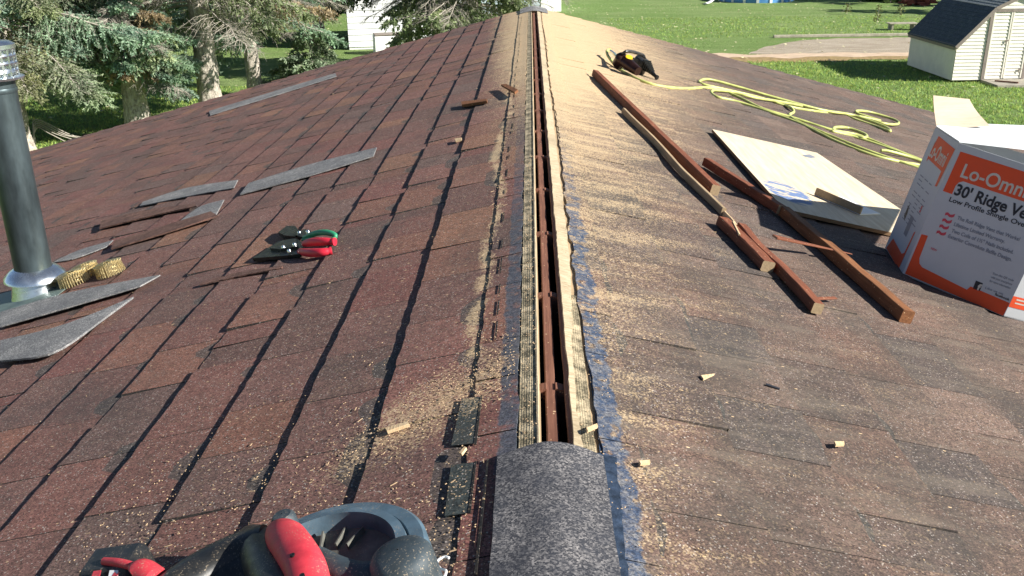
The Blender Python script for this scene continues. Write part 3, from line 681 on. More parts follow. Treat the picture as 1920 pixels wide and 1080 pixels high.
stick((1452, 446), (1596, 478), .026, .006, M['stain_wood'], 'flat tapering dark red shim crossing over the long brown strip', h=.046, h2=.030, taper=.3, bevel=.001)
stick((1512, 562), (1566, 560), .010, .004, M['stain_wood'], 'curled red splinter at the broken end of the thin strip', h=.018, name='wood_splinter', bevel=.001)
stick((1518, 566), (1536, 576), .008, .004, M['fresh_wood'], 'tiny pale sliver under the curled red splinter', h=.012, name='wood_splinter', bevel=.001)
stick((1374, 418), (1386, 442), .006, .005, M['fresh_wood'], 'short upright pale sliver at the head of the thick red block', h=.034, name='wood_splinter', bevel=.001)

# ------------------------------------------------------------------ plywood
pc = [Rr(1334, 247, .012), Rr(1530, 291, .012), RP(1, 1.395/math.cos(TH), 3.02, .012), Rr(1468, 398, .012)]
mb = MB(); mb.prism([pc[0], pc[3], pc[2], pc[1]], NR*.012); mb.m = [1 if i not in (0, 1) else 0 for i in range(len(mb.m))]
o = mb.build('plywood_sheet', [M['ply'], M['ply_edge']], None)
props(o, 'pale plywood sheet with a blue smear on its near corner, left of the carton', 'plywood')
mb = MB(); a, b2, c2 = Rr(1527, 366, .025), Rr(1612, 403, .025), Rr(1650, 402, .025)
mb.prism([a, b2, c2, Rr(1575, 370, .025)], NR*.004, 1); mb.box((a+b2)/2+NR*.016, (b2-a), NR.cross((b2-a).normalized())*.008, NR*.026, 0)
o = mb.build('trim_block', [M['deck'], M['white']], None)
props(o, 'small tan angled trim piece with a white edge resting on the plywood', 'trim piece')
mb = MB(); p = [Rr(1504, 290.5, .0245), Rr(1518, 289.5, .0245), Rr(1530, 295, .0245), Rr(1521, 296.5, .0245), Rr(1510, 294, .0245)]; mb.prism(p, NR*.0004)
o = mb.build('paper_tag', M['grey_ink'], None); props(o, 'torn grey paper tag at the far corner of the plywood', 'tag')

# ------------------------------------------------------------------ hose
def hosep(pts, n=10): return spline([Rr(p[0], p[1], p[2] if len(p) > 2 else .009) for p in pts], n)
mb = MB(); hr = .0092
mb.tube(hosep([(1144, 93, .06), (1138, 96, .05), (1142, 108, .03), (1160, 128, .012), (1190, 146), (1230, 160), (1280, 166), (1335, 165), (1380, 180), (1430, 204), (1490, 222), (1560, 244), (1610, 254), (1680, 282), (1730, 302), (1790, 330)]), hr, 8)
mb.tube(hosep([(1790, 336), (1730, 312), (1690, 304), (1640, 292), (1570, 266), (1500, 232), (1430, 206), (1380, 190), (1345, 182), (1334, 174), (1340, 169, .02), (1370, 172, .02), (1410, 182, .02), (1470, 192, .02), (1530, 204), (1580, 214), (1600, 222), (1640, 236), (1668, 246, .02), (1660, 238, .02), (1618, 222, .02), (1590, 214, .02), (1540, 206, .02), (1450, 182, .02), (1380, 162, .02), (1330, 149, .02), (1312, 152), (1318, 158), (1360, 168), (1420, 182), (1480, 200), (1540, 210), (1600, 217), (1660, 232, .02), (1684, 232, .02), (1676, 224, .02), (1630, 210, .02), (1606, 208, .02), (1612, 214), (1650, 226), (1610, 218)]), hr, 8)
mb.tube(hosep([(1470, 196), (1484, 203, .02), (1488, 210), (1480, 217), (1500, 230), (1560, 256), (1620, 280), (1700, 308), (1780, 334)]), hr, 8)
mb.tube(hosep([(1562, 245), (1566, 239, .02), (1590, 240, .02), (1622, 252, .02), (1620, 258, .02), (1590, 252), (1560, 246), (1600, 256), (1660, 276), (1740, 306)]), hr, 8)
mb.tube(hosep([(1652, 282, .02), (1668, 284, .025), (1710, 296, .02), (1770, 318)]), hr, 8)
o = autosmooth(mb.build('air_hose', M['hose'], None), 70); props(o, 'lime yellow air hose looped over the right slope from the nail gun', 'hose')

# ------------------------------------------------------------------ nail gun
g0 = Rr(1192, 126); gun = thing('nail_gun', g0, 'black roofing nail gun lying on the right slope with hose attached', 'nail gun')
A = Rr(1150, 107, .05); B = Rr(1228, 140, .04); ax = (B-A).normalized()
hd = Rr(1164, 113, .07)
mb = MB(); mb.lathe(hd, Vector((.35, -.6, .7)), [(.001, -.045), (.03, -.045), (.037, -.035), (.037, .0), (.040, .004), (.040, .018), (.034, .030), (.022, .036), (0.001, .037)], 24); autosmooth(mb.build('cylinder_head', M['gun_body'], gun))
mb = MB(); mb.tube([hd-ax*.01, hd+ax*.045+NR*.0, hd+ax*.10-NR*.012, hd+ax*.15-NR*.02], [.028, .036, .032, .026], 14); mb.tube([hd-ax*.035+NR*.005, hd-ax*.005], [.014, .02], 12)
autosmooth(mb.build('body', M['gun_body'], gun), 50)
mb = MB(); mb.tube([Rr(1144, 95, .062), Rr(1152, 101, .062), hd-ax*.02], [.008, .010, .012], 10); mb.build('air_fitting', M['silver'], gun)
mb = MB(); cm = Rr(1200, 122, .055)
mb.lathe(cm, NR+ax*.25, [(.001, -.045), (.045, -.045), (.048, -.038), (.048, .030), (.044, .042), (.02, .048), (.001, .048)], 26)
for k in range(7): mb.box(cm+Vector((-.042+.0*k, -.03, .012*k-.03)), ax*.05, Vector((.02, -.02, 0)), NR*.004)
autosmooth(mb.build('magazine', M['black_plastic'], gun))
mb = MB()
for k in range(6):
    p = cm+ax*(.045+.012*k)+NR*(.020-.006*k); mb.box(p, ax*.006, ax.cross(NR)*(.07-.007*k), NR*(.045-.004*k))
mb.tube([cm+ax*.04, cm+ax*.10-NR*.012, cm+ax*.150-NR*.028], [.022, .014, .009], 10); mb.lathe(cm+ax*.150-NR*.028, ax, [(.014, -.004), (.014, .006), (.001, .006)], 10)
mb.build('nose', M['black_steel'], gun)
mb = MB(); mb.lathe(hd+ax*.055+NR*.034, NR+Vector((0, -.5, 0)), [(.022, -.006), (.021, .003), (.001, .0045)], 16); mb.build('label_plate', M['yellow'], gun)
mb = MB(); S = spline([hd+NR*.02-ax*.01, hd+NR*.062+ax*.03, cm+NR*.06-ax*.01, cm+NR*.045+ax*.02], 6); mb.tube(S, .010, 8); autosmooth(mb.build('handle', M['black_plastic'], gun))

# ------------------------------------------------------------------ carton
HB = .395
bA, bB, bC = Rr(1658, 468), Rr(1690, 518), Rr(1880, 597)
BCd = (bC-bB).normalized(); bD = bC+(Rr(1920, 607)-bC)*3.0
ABd = (bA-bB); bE = bD+Vector((.06, .28, 0)); bE = RP(1, bE.x/math.cos(TH), bE.y)
for p in (bA, bB, bC, bD, bE): p += NR*.006
box = thing('carton', (bA+bB+bC+bD+bE)/5, 'open white and orange ridge vent carton standing at the right edge', 'carton')
foot = [bA, bB, bC, bD, bE]; mb = MB(); up = NR*HB; ups = [up*1.0, up*1.0, up*1.0, up*1.01, up*1.0]
for i in range(5):
    j = (i+1) % 5; a, b_ = foot[i], foot[j]; c_, d_ = b_+ups[j], a+ups[i]
    if i in (0, 1, 2):
        K = 8; nrm = (b_-a).cross(up).normalized()
        for u_ in range(K):
            for v_ in range(K):
                def q(s_, t_): return a+(b_-a)*s_+up*t_*1.0+nrm*(.0)
                mb.face([q(u_/K, v_/K), q((u_+1)/K, v_/K), q((u_+1)/K, (v_+1)/K), q(u_/K, (v_+1)/K)])
    else: mb.face([a, b_, c_, d_])
mb.face([p for p in foot][::-1])
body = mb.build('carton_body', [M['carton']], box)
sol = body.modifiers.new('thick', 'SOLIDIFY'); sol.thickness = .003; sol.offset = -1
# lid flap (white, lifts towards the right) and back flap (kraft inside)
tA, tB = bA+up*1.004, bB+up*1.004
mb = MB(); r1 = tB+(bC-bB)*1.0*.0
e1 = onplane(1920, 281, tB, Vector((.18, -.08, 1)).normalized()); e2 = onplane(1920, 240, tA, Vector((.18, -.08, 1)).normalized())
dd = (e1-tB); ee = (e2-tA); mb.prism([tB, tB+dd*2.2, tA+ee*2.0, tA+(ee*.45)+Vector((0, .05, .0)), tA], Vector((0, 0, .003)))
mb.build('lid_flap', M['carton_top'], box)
mb = MB(); k0, k1 = VY(1757, 243, tA.y+.01), VY(1856, 236, tA.y+.07); k2, k3 = VY(1818, 186, tA.y+.12), VY(1750, 179, tA.y+.02)
K = 6; P0 = [k0.lerp(k3, i/K)+Vector((0, .006*math.sin(i/K*3.1), 0)) for i in range(K+1)]; P1 = [k1.lerp(k2, i/K)+Vector((0, .02*math.sin(i/K*3.1), 0)) for i in range(K+1)]
for i in range(K):
    a, b_, c_, d_ = P0[i], P1[i], P1[i+1], P0[i+1]; t_ = Vector((0, .003, 0)); mb.face([a, b_, c_, d_]); mb.face([d_+t_, c_+t_, b_+t_, a+t_]); mb.face([a, d_, d_+t_, a+t_]); mb.face([b_, b_+t_, c_+t_, c_])
mb.face([P0[-1], P1[-1], P1[-1]+t_, P0[-1]+t_]); mb.build('back_flap', M['kraft'], box)
# printing: helper frames on the faces
def textmesh(txt, bold=0.0):
    cu = bpy.data.curves.new('t', 'FONT'); cu.body = txt; cu.size = 1; cu.offset = bold; cu.resolution_u = 4
    ob = bpy.data.objects.new('t', cu); SC.collection.objects.link(ob); bpy.context.view_layer.update()
    me = bpy.data.meshes.new_from_object(ob.evaluated_get(bpy.context.evaluated_depsgraph_get()))
    V = [v.co.copy() for v in me.vertices]; F = [tuple(p.vertices) for p in me.polygons]
    bpy.data.objects.remove(ob); bpy.data.curves.remove(cu); bpy.data.meshes.remove(me); return V, F
class Face:
    def __init__(s, O, X): s.O = O; s.X = X.normalized(); s.Y = NR; s.n = s.X.cross(s.Y).normalized(); s.n = s.n if s.n.dot(CAM-O) > 0 else -s.n
    def uv(s, px, py): p = onplane(px, py, s.O, s.n)-s.O; return p.dot(s.X), p.dot(s.Y)
    def p(s, u, v, e=.0006): return s.O+s.X*u+s.Y*v+s.n*e
    def text(s, mb, txt, a, b, hpx, bold=0, e=.0008, vfix=None):
        """a, b: start and end pixel of the baseline; hpx cap height in pixels"""
        V, F = textmesh(txt, bold); xs = [v.x for v in V]; x0, x1 = min(xs), max(xs)
        ua, va = s.uv(*a); ub, vb = s.uv(*b); vt = s.uv(a[0]+hpx*.35, a[1]-hpx)[1]-va; ky = vt/.70; kx = (ub-ua)/(x1-x0)
        mb.add([s.p(ua+(v.x-x0)*kx, va+(vb-va)*((v.x-x0)/(x1-x0))+v.y*ky, e) for v in V], F)
    def poly(s, mb, pts, e=.0005, px=True):
        P = [s.p(*(s.uv(*q) if px else q), e) for q in pts]; mb.face(P)
FB = Face(bB, BCd); FA = Face(bB, bA-bB)
def prt(mat, name, Fc, pts, e=.0006, px=True):
    mb = MB(); P = [Fc.p(*(Fc.uv(*q) if px else q), e) for q in pts]; mb.face(P); mb.build(name, M[mat], box)
def txt(mat, Fc, t_, a, b, hpx, bold, e=.001):
    mb = MB(); Fc.text(mb, t_, a, b, hpx, bold, e); mb.build('lettering', M[mat], box)
prt('orange', 'print_band', FB, [(1801, 284), (1965, 336), (1960, 391), (1920, 378), (1806, 340), (1798, 342), (1792, 348), (1785, 364), (1768, 358)])
prt('orange', 'print_band', FB, [(1728, 439), (1740, 442), (1724, 484), (1724, 494), (1729, 501), (1813, 543), (1820, 537), (1893, 568), (1881, 592), (1697, 513)])
txt('white_ink', FB, 'Lo-Omni', (1800, 331), (1921, 371), 25, .016)
txt('ink', FB, "30' Ridge Vent", (1788, 364), (1946, 419), 20, .028)
txt('ink', FB, 'Low Profile Shingle Over', (1779, 377), (1926, 428), 8.5, .016)
for t_, a, b_ in (('The Roll Ridge Vent that Works!', (1794, 411), (1911, 452)), ('Lifetime Limited Warranty.', (1788, 423), (1883, 456)), ('Two Coils of 1\u00bd" Nails Included.', (1783, 435), (1899, 476)), ('Exterior Convolute Baffle Design.', (1777, 445), (1896, 490))): txt('grey_ink', FB, t_, a, b_, 6.5, .02)
for i in range(4):
    x_, y_ = 1774-i*5.4, 397+i*11.3
    for k in range(1): x0, y0 = x_-1, y_+1.5; prt('pink_ink', 'wavy_mark', FB, [(x0, y0), (x0+5, y0-.5), (x0+9, y0+4), (x0+13, y0+4), (x0+18, y0+2.5), (x0+16, y0+8), (x0+12, y0+9.5), (x0+7, y0+8.5), (x0+3, y0+4.5), (x0-1.5, y0+5.5)])
txt('pink_ink', FB, 'NEW', (1745, 467), (1756, 472), 4, .01)
prt('ink', 'logo_square', FB, [(1830, 526), (1843, 531), (1837, 546), (1824, 541)])
txt('white_ink', FB, 'f', (1831, 542), (1837, 545), 11, .05, .0014)
for i, t_ in enumerate(('Scan this QR code', 'with your smartphone', 'for more information')): txt('grey_ink', FB, t_, (1861-i*3, 514+i*7), (1900-i*3, 528+i*7), 4, .01)
txt('grey_ink', FB, 'Like us on', (1847, 541), (1880, 553), 4, .01); txt('ink', FB, 'facebook', (1865, 553), (1892, 564), 4.5, .02)
FC = Face(bC, bD-bC)
prt('orange', 'print_band', FC, [(.0, .030), (.16, .030), (.16, .062), (.0, .062)], px=False)
prt('orange', 'print_band', FC, [(.0, HB*.74), (.16, HB*.74), (.16, HB*.93), (.0, HB*.93)], px=False)
for rr, yy in ((.009, .107), (.009, .085)):
    mb = MB()
    for k in range(16):
        a0, a1 = 2*math.pi*k/16, 2*math.pi*(k+1)/16; cx = .036; rr2 = rr*.72
        mb.face([FC.p(cx+q_*math.cos(an), yy+q_*math.sin(an), .0007) for q_, an in ((rr, a0), (rr, a1), (rr2, a1), (rr2, a0))])
    mb.build('round_mark', M['grey_ink'], box)
for i in range(2): prt('white_ink', 'fine_print', FC, [(.012, .052-i*.010), (.12-i*.03, .052-i*.010), (.12-i*.03, .056-i*.010), (.012, .056-i*.010)], .0009, False)
prt('orange', 'print_band', FA, [(1760.5, 255), (1791, 280), (1757, 350), (1753, 349), (1765, 321), (1741, 298), (1737, 303), (1741, 292)])
prt('orange', 'print_band', FA, [(1675, 447), (1691, 476), (1696, 474), (1714, 436), (1717, 434), (1685, 505), (1662, 465)])
V, F = textmesh('Lo-Omni', .018); WA = (bA-bB).length; mb = MB()
mb.add([FA.p(WA-.05-(v.x/3.75)*(WA-.09), HB*.80+v.y*.062, .001) for v in V], F); mb.build('lettering', M['white_ink'], box)
rgt = random.Random(5)
for col in range(3):
    for i in range(12):
        if rgt.random() < .15: continue
        u1 = WA-.05-col*.06; ln = rgt.uniform(.03, .048); vv = HB*.64-i*.0125
        prt('grey_ink', 'fine_print', FA, [(u1, vv), (u1-ln, vv), (u1-ln, vv+.003), (u1, vv+.003)], .0006, False)
prt('ink', 'logo_mark', FA, [(WA-.06, .125), (WA-.085, .115), (WA-.085, .14), (WA-.07, .165), (WA-.06, .155)], .0006, False)
prt('grey_ink', 'bar_print', FA, [(WA-.13, .085), (WA-.17, .085), (WA-.17, .145), (WA-.13, .145)], .0006, False); prt('pink_ink', 'red_mark', FA, [(.075, .17), (.09, .17), (.09, .19), (.075, .19)], .0006, False)

# ------------------------------------------------------------------ circular saw, on its side on the left slope
c0 = L(628, 1072, 0); saw = thing('circular_saw', c0, 'black and red cordless circular saw lying at the bottom edge left of the cap', 'circular saw')
UX = Vector((math.cos(TH), 0, math.sin(TH)))          # up-slope = right in the photo
UY = Vector((0, 1, 0)); c1 = L(588, 1074, .045); RG = .136
mb = MB(); 
def pr(P): return P
mb.lathe(c1, NL, [(RG, -.040), (RG+.004, -.036), (RG+.004, -.004), (RG, .0), (RG-.016, .001), (RG-.019, -.003)], 64, a0=R(-60), a1=R(215), xref=UX); autosmooth(mb.build('blade_guard', M['blue_rim'], saw))
mb = MB(); mb.lathe(c1, NL, [(RG-.019, -.003), (RG-.020, .007), (RG-.032, .009), (RG-.035, -.014)], 64, a0=R(-60), a1=R(215), xref=UX); autosmooth(mb.build('inner_rim', M['blue_rim'], saw))
mb = MB(); mb.lathe(c1, NL, [(RG-.035, -.014), (.03, -.016), (.001, -.016)], 48, xref=UX)
for an in (62, 78, 97): 
    d = UX*math.cos(R(an))+UY*math.sin(R(an)); mb.box(c1+d*.078-NL*.011, d*.034, NL.cross(d)*.0022, NL*.010)
autosmooth(mb.build('guard_recess', M['dusty_plastic'], saw))
mb = MB(); cmot = L(765, 1082, .045)
mb.lathe(cmot, NL, [(.037, -.045), (.037, .018), (.0358, .027), (.032, .033), (.025, .0365), (.012, .038), (.001, .0383)], 44); autosmooth(mb.build('motor_housing', M['blue_plastic'], saw), 35)
mb = MB(); mb.tube(spline([L(715, 1078, .050), L(670, 1080, .055), L(622, 1066, .058), L(590, 1050, .055)], 6), [.019]*19, 14, flat=.8, up=NL); autosmooth(mb.build('gear_case', M['blue_plastic'], saw), 60)
mb = MB(); S = spline([L(516, 986, .070), L(530, 1001, .080), L(551, 1028, .084), L(572, 1066, .080), L(584, 1115, .07)], 8); n_ = len(S)
mb.tube(S, [.006+.018*math.sin(min(1, (i+1)/13)*math.pi/2) for i in range(n_)], 18, up=NL, flat=.75); autosmooth(mb.build('red_handle', M['saw_red'], saw), 60)
for i, (x_, y_) in enumerate(((548, 1040), (566, 1078))):
    mb = MB(); mb.lathe(L(x_, y_, .0995), NL, [(.003, -.002), (.003, .0005), (.0012, .0006), (.0001, -.0006)], 10); mb.build('screw', M['black_steel'], saw)
mb = MB(); S = spline([L(468, 1014, .038), L(486, 1030, .048), L(500, 1060, .056), L(520, 1098, .058), L(540, 1140, .056)], 8); mb.tube(S, [.016+.012*math.sin(min(1, (i+2)/10)*math.pi/2) for i in range(len(S))], 16, up=NL)
S = spline([L(500, 1020, .055), L(440, 1040, .055), L(370, 1078, .06), L(300, 1130, .06)], 8); mb.tube(S, [.030]*len(S), 16, flat=.8, up=NL)
mb.box(L(440, 1090, .03), UX*.16, UY*.07, NL*.07, bev=.012); autosmooth(mb.build('black_body', M['black_plastic'], saw), 50)
mb = MB(); mb.box(L(524, 1056, .078), UX*.012+UY*.003, UY*.012, NL*.012, bev=.003); mb.build('trigger_button', M['blue_plastic'], saw)
mb = MB(); mb.lathe(L(537, 985, .058), NL, [(.016, -.03), (.016, .012), (.012, .017), (.001, .018)], 24); autosmooth(mb.build('knob', M['blue_plastic'], saw))
cb = L(228, 1085, .05); mb = MB(); mb.box(cb, UX*.085+UY*-.012, UY*.065, NL*.07, bev=.010); mb.build('battery', M['black_plastic'], saw)
mb = MB(); mb.tube(spline([L(196, 1053, .086), L(222, 1055, .088), L(246, 1061, .086), L(262, 1068, .082)], 6), .0055, 10, up=NL); mb.tube(spline([L(258, 1080, .078), L(268, 1074, .080), L(290, 1088, .074)], 5), [.012, .016]+[.017]*9, 14, up=NL)
autosmooth(mb.build('battery_latch', M['saw_red'], saw), 60)
mb = MB(); fs = [L(*p, .0862) for p in ((206, 1070), (222, 1070), (221, 1084), (203, 1084))]; mb.prism(fs[::-1], NL*.0008); mb.build('label_plate', M['white'], saw)
V, F = textmesh('M', .03); mb = MB(); a = L(208, 1082, .0875); b_ = L(219, 1082, .0875); k_ = (b_-a).length/.75
mb.add([a+(b_-a).normalized()*v.x*k_+UY*v.y*k_ for v in V], F); mb.prism([L(*p, .0862) for p in ((176, 1072), (190, 1070), (186, 1086), (170, 1088))][::-1], NL*.001); mb.build('red_logo', M['saw_red'], saw)
cd_ = MB(); cd_.tube(spline([L(842, 1046, .012), L(834, 1044, .012), L(822, 1050, .012), L(820, 1058, .012), L(826, 1066, .012), L(836, 1070, .014), L(834, 1080, .012), L(824, 1092, .012)], 6), .0016, 6)
o = cd_.build('loose_string', M['white'], None); props(o, 'thin white string curling on the shingles just right of the circular saw', 'string')

# ------------------------------------------------------------------ ground
gv = []; mb = MB(); nx, ny = 60, 60
xs = [-400]+[(-80+160*i/nx) for i in range(nx+1)]+[400]; ys = [-150]+[(-10+110*j/ny) for j in range(ny+1)]+[500]
def gh(x, y): return 0.0
V = [(x, y, GZ) for y in ys for x in xs]; F = []
for j in range(len(ys)-1):
    for i in range(len(xs)-1): a = j*len(xs)+i; F.append((a, a+1, a+1+len(xs), a+len(xs)))
o = mesh_obj('ground', V, F, M['grass'], None, org=(0, 0, GZ)); props(o, kind='structure', label='mown green lawn around the house')
def flat(name, pts, h, mat, kind='structure', label=None, jit=0.12, sub=10):
    P = [G(*p, h) for p in pts]; out = []
    for i in range(len(P)):
        a, b_ = P[i], P[(i+1) % len(P)]
        for k in range(sub):
            q = a.lerp(b_, k/sub); out.append((q.x+jit*mnoise.noise(q*1.1), q.y+jit*2*mnoise.noise(q*1.3+Vector((5, 0, 0))), GZ+h))
    o = mesh_obj(name, out, [tuple(range(len(out)))], mat, None); return props(o, label, None, None, kind)
flat('gravel_path', [(1400, 100), (1440, 86), (1500, 76), (1560, 72), (1715, 70), (1900, 68), (1900, 94), (1705, 98), (1560, 101), (1450, 102)], .008, M['gravel'], label='grey gravel pad beyond the shed')
flat('dirt_track', [(1300, 100), (1400, 101), (1560, 100), (1705, 97), (1900, 93), (1900, 100), (1705, 104), (1560, 107), (1400, 108), (1310, 108)], .016, M['dirt'], label='pale dirt rut beside the gravel', jit=.25)
flat('dry_verge', [(1310, 107), (1400, 105), (1560, 104), (1720, 102), (1900, 98), (1900, 104), (1720, 110), (1560, 114), (1440, 116), (1330, 114)], .012, M['dry'], label='dry tan grass verge', jit=.3)
# timber edging
a, b_ = G(1450, 71), G(1760, 66.5); mb = MB(); mb.box((a+b_)/2+Vector((0, 0, .06)), b_-a, (0, .14, 0), (0, 0, .12), bev=.015)
o = mb.build('landscape_timber', M['timber'], None); props(o, 'long pale landscape timber edging the gravel pad', 'timber edging')
# grass tufts
def tufts(n_, x0, x1, y0, y1):
    P = np.stack([rng.uniform(x0, x1, n_), rng.uniform(y0, y1, n_), np.full(n_, GZ)], 1); k = 3
    P = P[~((P[:, 1] > G(1500, 115).y) & (P[:, 1] < G(1500, 70).y) & (P[:, 0] > G(1330, 105).x))]; n_ = len(P)
    P = np.repeat(P, k, 0)+np.concatenate([rng.normal(0, .03, (n_*k, 2)), np.zeros((n_*k, 1))], 1); m = len(P); a = rng.uniform(0, 6.28, m); w_ = np.stack([np.cos(a), np.sin(a), 0*a], 1)*rng.uniform(.008, .02, (m, 1))
    t_ = P+np.stack([rng.normal(0, .03, m), rng.normal(0, .03, m), rng.uniform(.03, .085, m)], 1); V_ = np.stack([P-w_, P+w_, t_], 1).reshape(-1, 3)
    cl = np.array([.30, .44, .13])*rng.uniform(.55, 1.35, (m, 1))*np.array([1, 1, 1]); cl[:, 0] *= rng.uniform(.8, 1.3, m); return V_, cl
tv, tc = zip(tufts(30000, 2, 21, 19, 36), tufts(9000, 4, 30, 36, 52), tufts(14000, -15, -5, 15, 30)); tv = np.concatenate(tv); tc = np.concatenate(tc)
o = mesh_obj('grass_tufts', tv, np.arange(len(tv)).reshape(-1, 3), M['leaf'], None, cols=tc, org=(0, 0, GZ)); props(o, 'short grass blades roughening the lawn', 'grass', kind='stuff')
# fallen leaves
mb = MB()
for k in range(3600):
    if random.random() < .62: x, y = random.uniform(-2, 34), random.uniform(17, 62)
    else: x, y = random.uniform(-28, -4), random.uniform(14, 55)
    a = random.uniform(0, 6.28); s_ = random.uniform(.03, .075); u = Vector((math.cos(a), math.sin(a), random.uniform(-.2, .3)))*s_; v = Vector((-math.sin(a), math.cos(a), random.uniform(-.2, .5)))*s_*.8; p = Vector((x, y, GZ+.05))
    mb.face([p-u, p-v*.8, p+u, p+v*.8])
o = mb.build('fallen_leaves', M['leaf_lit'], None); props(o, 'pale fallen leaves scattered on the lawn', 'leaves', kind='stuff')

# ------------------------------------------------------------------ shed
c = G(1783.5, 155); cb_ = G(1701, 125); fd = Vector((1, .06, 0)).normalized(); bd = (cb_-c); bl = bd.length; bd.normalize()
mpp = 30.8/FPX
shed = thing('garden_shed', c, 'cream sided gambrel shed with charcoal roof and double doors on the lawn', 'shed')
HW, EH, KX, KH, PX_, PH, WD = 3.9, 1.16, .98, 2.20, 1.95, 2.66, 3.9
def SP(u, d, z): return c+fd*u+bd*d+Vector((0, 0, z))
prof = [(0, EH), (KX, KH), (PX_, PH), (WD-KX, KH), (WD, EH)]
def xr(z):
    if z <= EH: return 0, WD
    if z <= KH: f = (z-EH)/(KH-EH); return KX*f, WD-KX*f
    f = min(1, (z-KH)/(PH-KH)); return KX+(PX_-KX)*f, WD-KX-(WD-KX-PX_)*f
mb = MB(); bh = .105; z = .08; D1, D2, DH = .98, 2.16, 2.02
while z < PH-.05:
    z1 = min(z+bh, PH-.02); a0, a1 = xr(z); t0, t1 = xr(z1)
    segs = [(a0, a1, t0, t1)]
    if z1 <= DH+.06: segs = [(a0, D1-.07, t0, D1-.07), (D2+.07, a1, D2+.07, t1)]
    for (s0, s1_, q0, q1) in segs:
        mb.face([SP(s0, -.022, z), SP(s1_, -.022, z), SP(q1, -.004, z1), SP(q0, -.004, z1)]); mb.face([SP(s0, 0, z), SP(s1_, 0, z), SP(s1_, -.022, z), SP(s0, -.022, z)])
        mb.face([SP(q0, bl+.004, z1), SP(q1, bl+.004, z1), SP(s1_, bl+.022, z), SP(s0, bl+.022, z)])
    if z1 <= EH+.02:
        for (uu, sg) in ((0, -1), (WD, 1)):
            P = [SP(uu+sg*.022, 0, z), SP(uu+sg*.004, 0, z1), SP(uu+sg*.004, bl, z1), SP(uu+sg*.022, bl, z)]; mb.face(P if sg > 0 else P[::-1])
            P = [SP(uu+sg*.022, 0, z), SP(uu+sg*.022, bl, z), SP(uu, bl, z), SP(uu, 0, z)]; mb.face(P if sg > 0 else P[::-1])
    z += bh
core = [(0, .06)]+prof+[(WD, .06)]; mb.prism([SP(u, .01, z_) for u, z_ in core], bd*(bl-.02))
mb.build('wall', M['shed_siding'], shed)
for (u0_, z0, u1_, z1, mt) in ((0, EH, KX, KH, 'shed_roof'), (KX, KH, PX_, PH, 'shed_roof2'), (PX_, PH, WD-KX, KH, 'shed_roof2'), (WD-KX, KH, WD, EH, 'shed_roof')):
    d = Vector((u1_-u0_, 0, z1-z0)); L0 = d.length; nn = Vector((-(z1-z0), 0, (u1_-u0_)))/L0
    if nn.z < 0: nn = -nn
    e = .12 if mt == 'shed_roof' else 0; du, dz = d.x/L0, d.z/L0
    lo = -e if u0_ == 0 else 0; hi = L0+(e if u1_ == WD else 0)
    def q(t, dd, off): return SP(u0_+du*t+nn.x*off, dd, z0+dz*t+nn.z*off)
    rows = max(3, int((hi-lo)/.14)); mb = MB(); lowfirst = z1 > z0
    for r_ in range(rows):
        ta, tb = lo+(hi-lo)*r_/rows, lo+(hi-lo)*(r_+1)/rows
        ha, hb_ = (.036, .028) if lowfirst else (.028, .036)
        mb.face([q(ta, -.12, ha), q(tb, -.12, hb_), q(tb, bl+.12, hb_), q(ta, bl+.12, ha)][::-1])
        if lowfirst: mb.face([q(ta, -.12, ha), q(ta, bl+.12, ha), q(ta, bl+.12, .02), q(ta, -.12, .02)][::-1])
        else: mb.face([q(tb, -.12, hb_), q(tb, bl+.12, hb_), q(tb, bl+.12, .02), q(tb, -.12, .02)])
    mb.prism([q(lo, -.12, .003), q(hi, -.12, .003), q(hi, -.12, .026), q(lo, -.12, .026)], bd*(bl+.24)); mb.build('roof', M[mt], shed)
    mb = MB(); mb.prism([q(lo, -.145, -.06), q(hi, -.145, -.06), q(hi, -.145, .045), q(lo, -.145, .045)], bd*.022); mb.build('trim', M['shed_trim'], shed)
mb = MB(); mb.box(SP(-.075, bl/2, EH-.10), fd*.02, bd*(bl+.2), (0, 0, .14)); mb.build('trim', M['shed_trim'], shed)
mb = MB()
for uu in (D1-.045, D2+.045): mb.box(SP(uu, -.03, DH/2+.06), fd*.09, bd*.03, (0, 0, DH))
mb.box(SP((D1+D2)/2, -.03, DH+.10), fd*(D2-D1+.18), bd*.032, (0, 0, .08)); mb.build('door_frame', M['shed_trim'], shed)
for k, (ua, ub) in enumerate(((D1+.01, (D1+D2)/2-.01), ((D1+D2)/2+.01, D2-.01))):
    mb = MB(); z = .10
    while z < DH:
        mb.face([SP(ua, -.032, z), SP(ub, -.032, z), SP(ub, -.012, z+bh), SP(ua, -.012, z+bh)]); mb.face([SP(ua, -.01, z), SP(ub, -.01, z), SP(ub, -.032, z), SP(ua, -.032, z)]); z += bh
    for uu in (ua+.02, ub-.02): mb.box(SP(uu, -.035, DH/2+.08), fd*.04, bd*.012, (0, 0, DH-.06))
    dr = mb.build('door', M['shed_siding'], shed); ORG[dr] = ORG[shed]
    mb = MB(); uu = ub-.05 if k == 0 else ub-.08; zz = 1.25 if k == 0 else .38; mb.box(SP(uu, -.055, zz), fd*.10, bd*.02, (0, 0, .03)); mb.box(SP(uu-.03, -.055, zz-.04), fd*.02, bd*.015, (0, 0, .12)); mb.build('handle', M['shed_trim'], dr)
mb = MB(); mb.box(SP((D1+D2)/2+.35, -.62, .045), fd*2.1, bd*1.1, (0, 0, .09), bev=.01); o = mb.build('door_slab', M['concrete'], None); props(o, 'weathered concrete slab in front of the shed doors', 'slab')
mb = MB(); mb.box(SP(1.35, -.75, .12), fd*.5-bd*.45, Vector((.03, .03, 0)), (0, 0, .04)); o = mb.build('board', M['ridge_wood'], None); props(o, 'short dark board lying on the slab by the shed door', 'board')
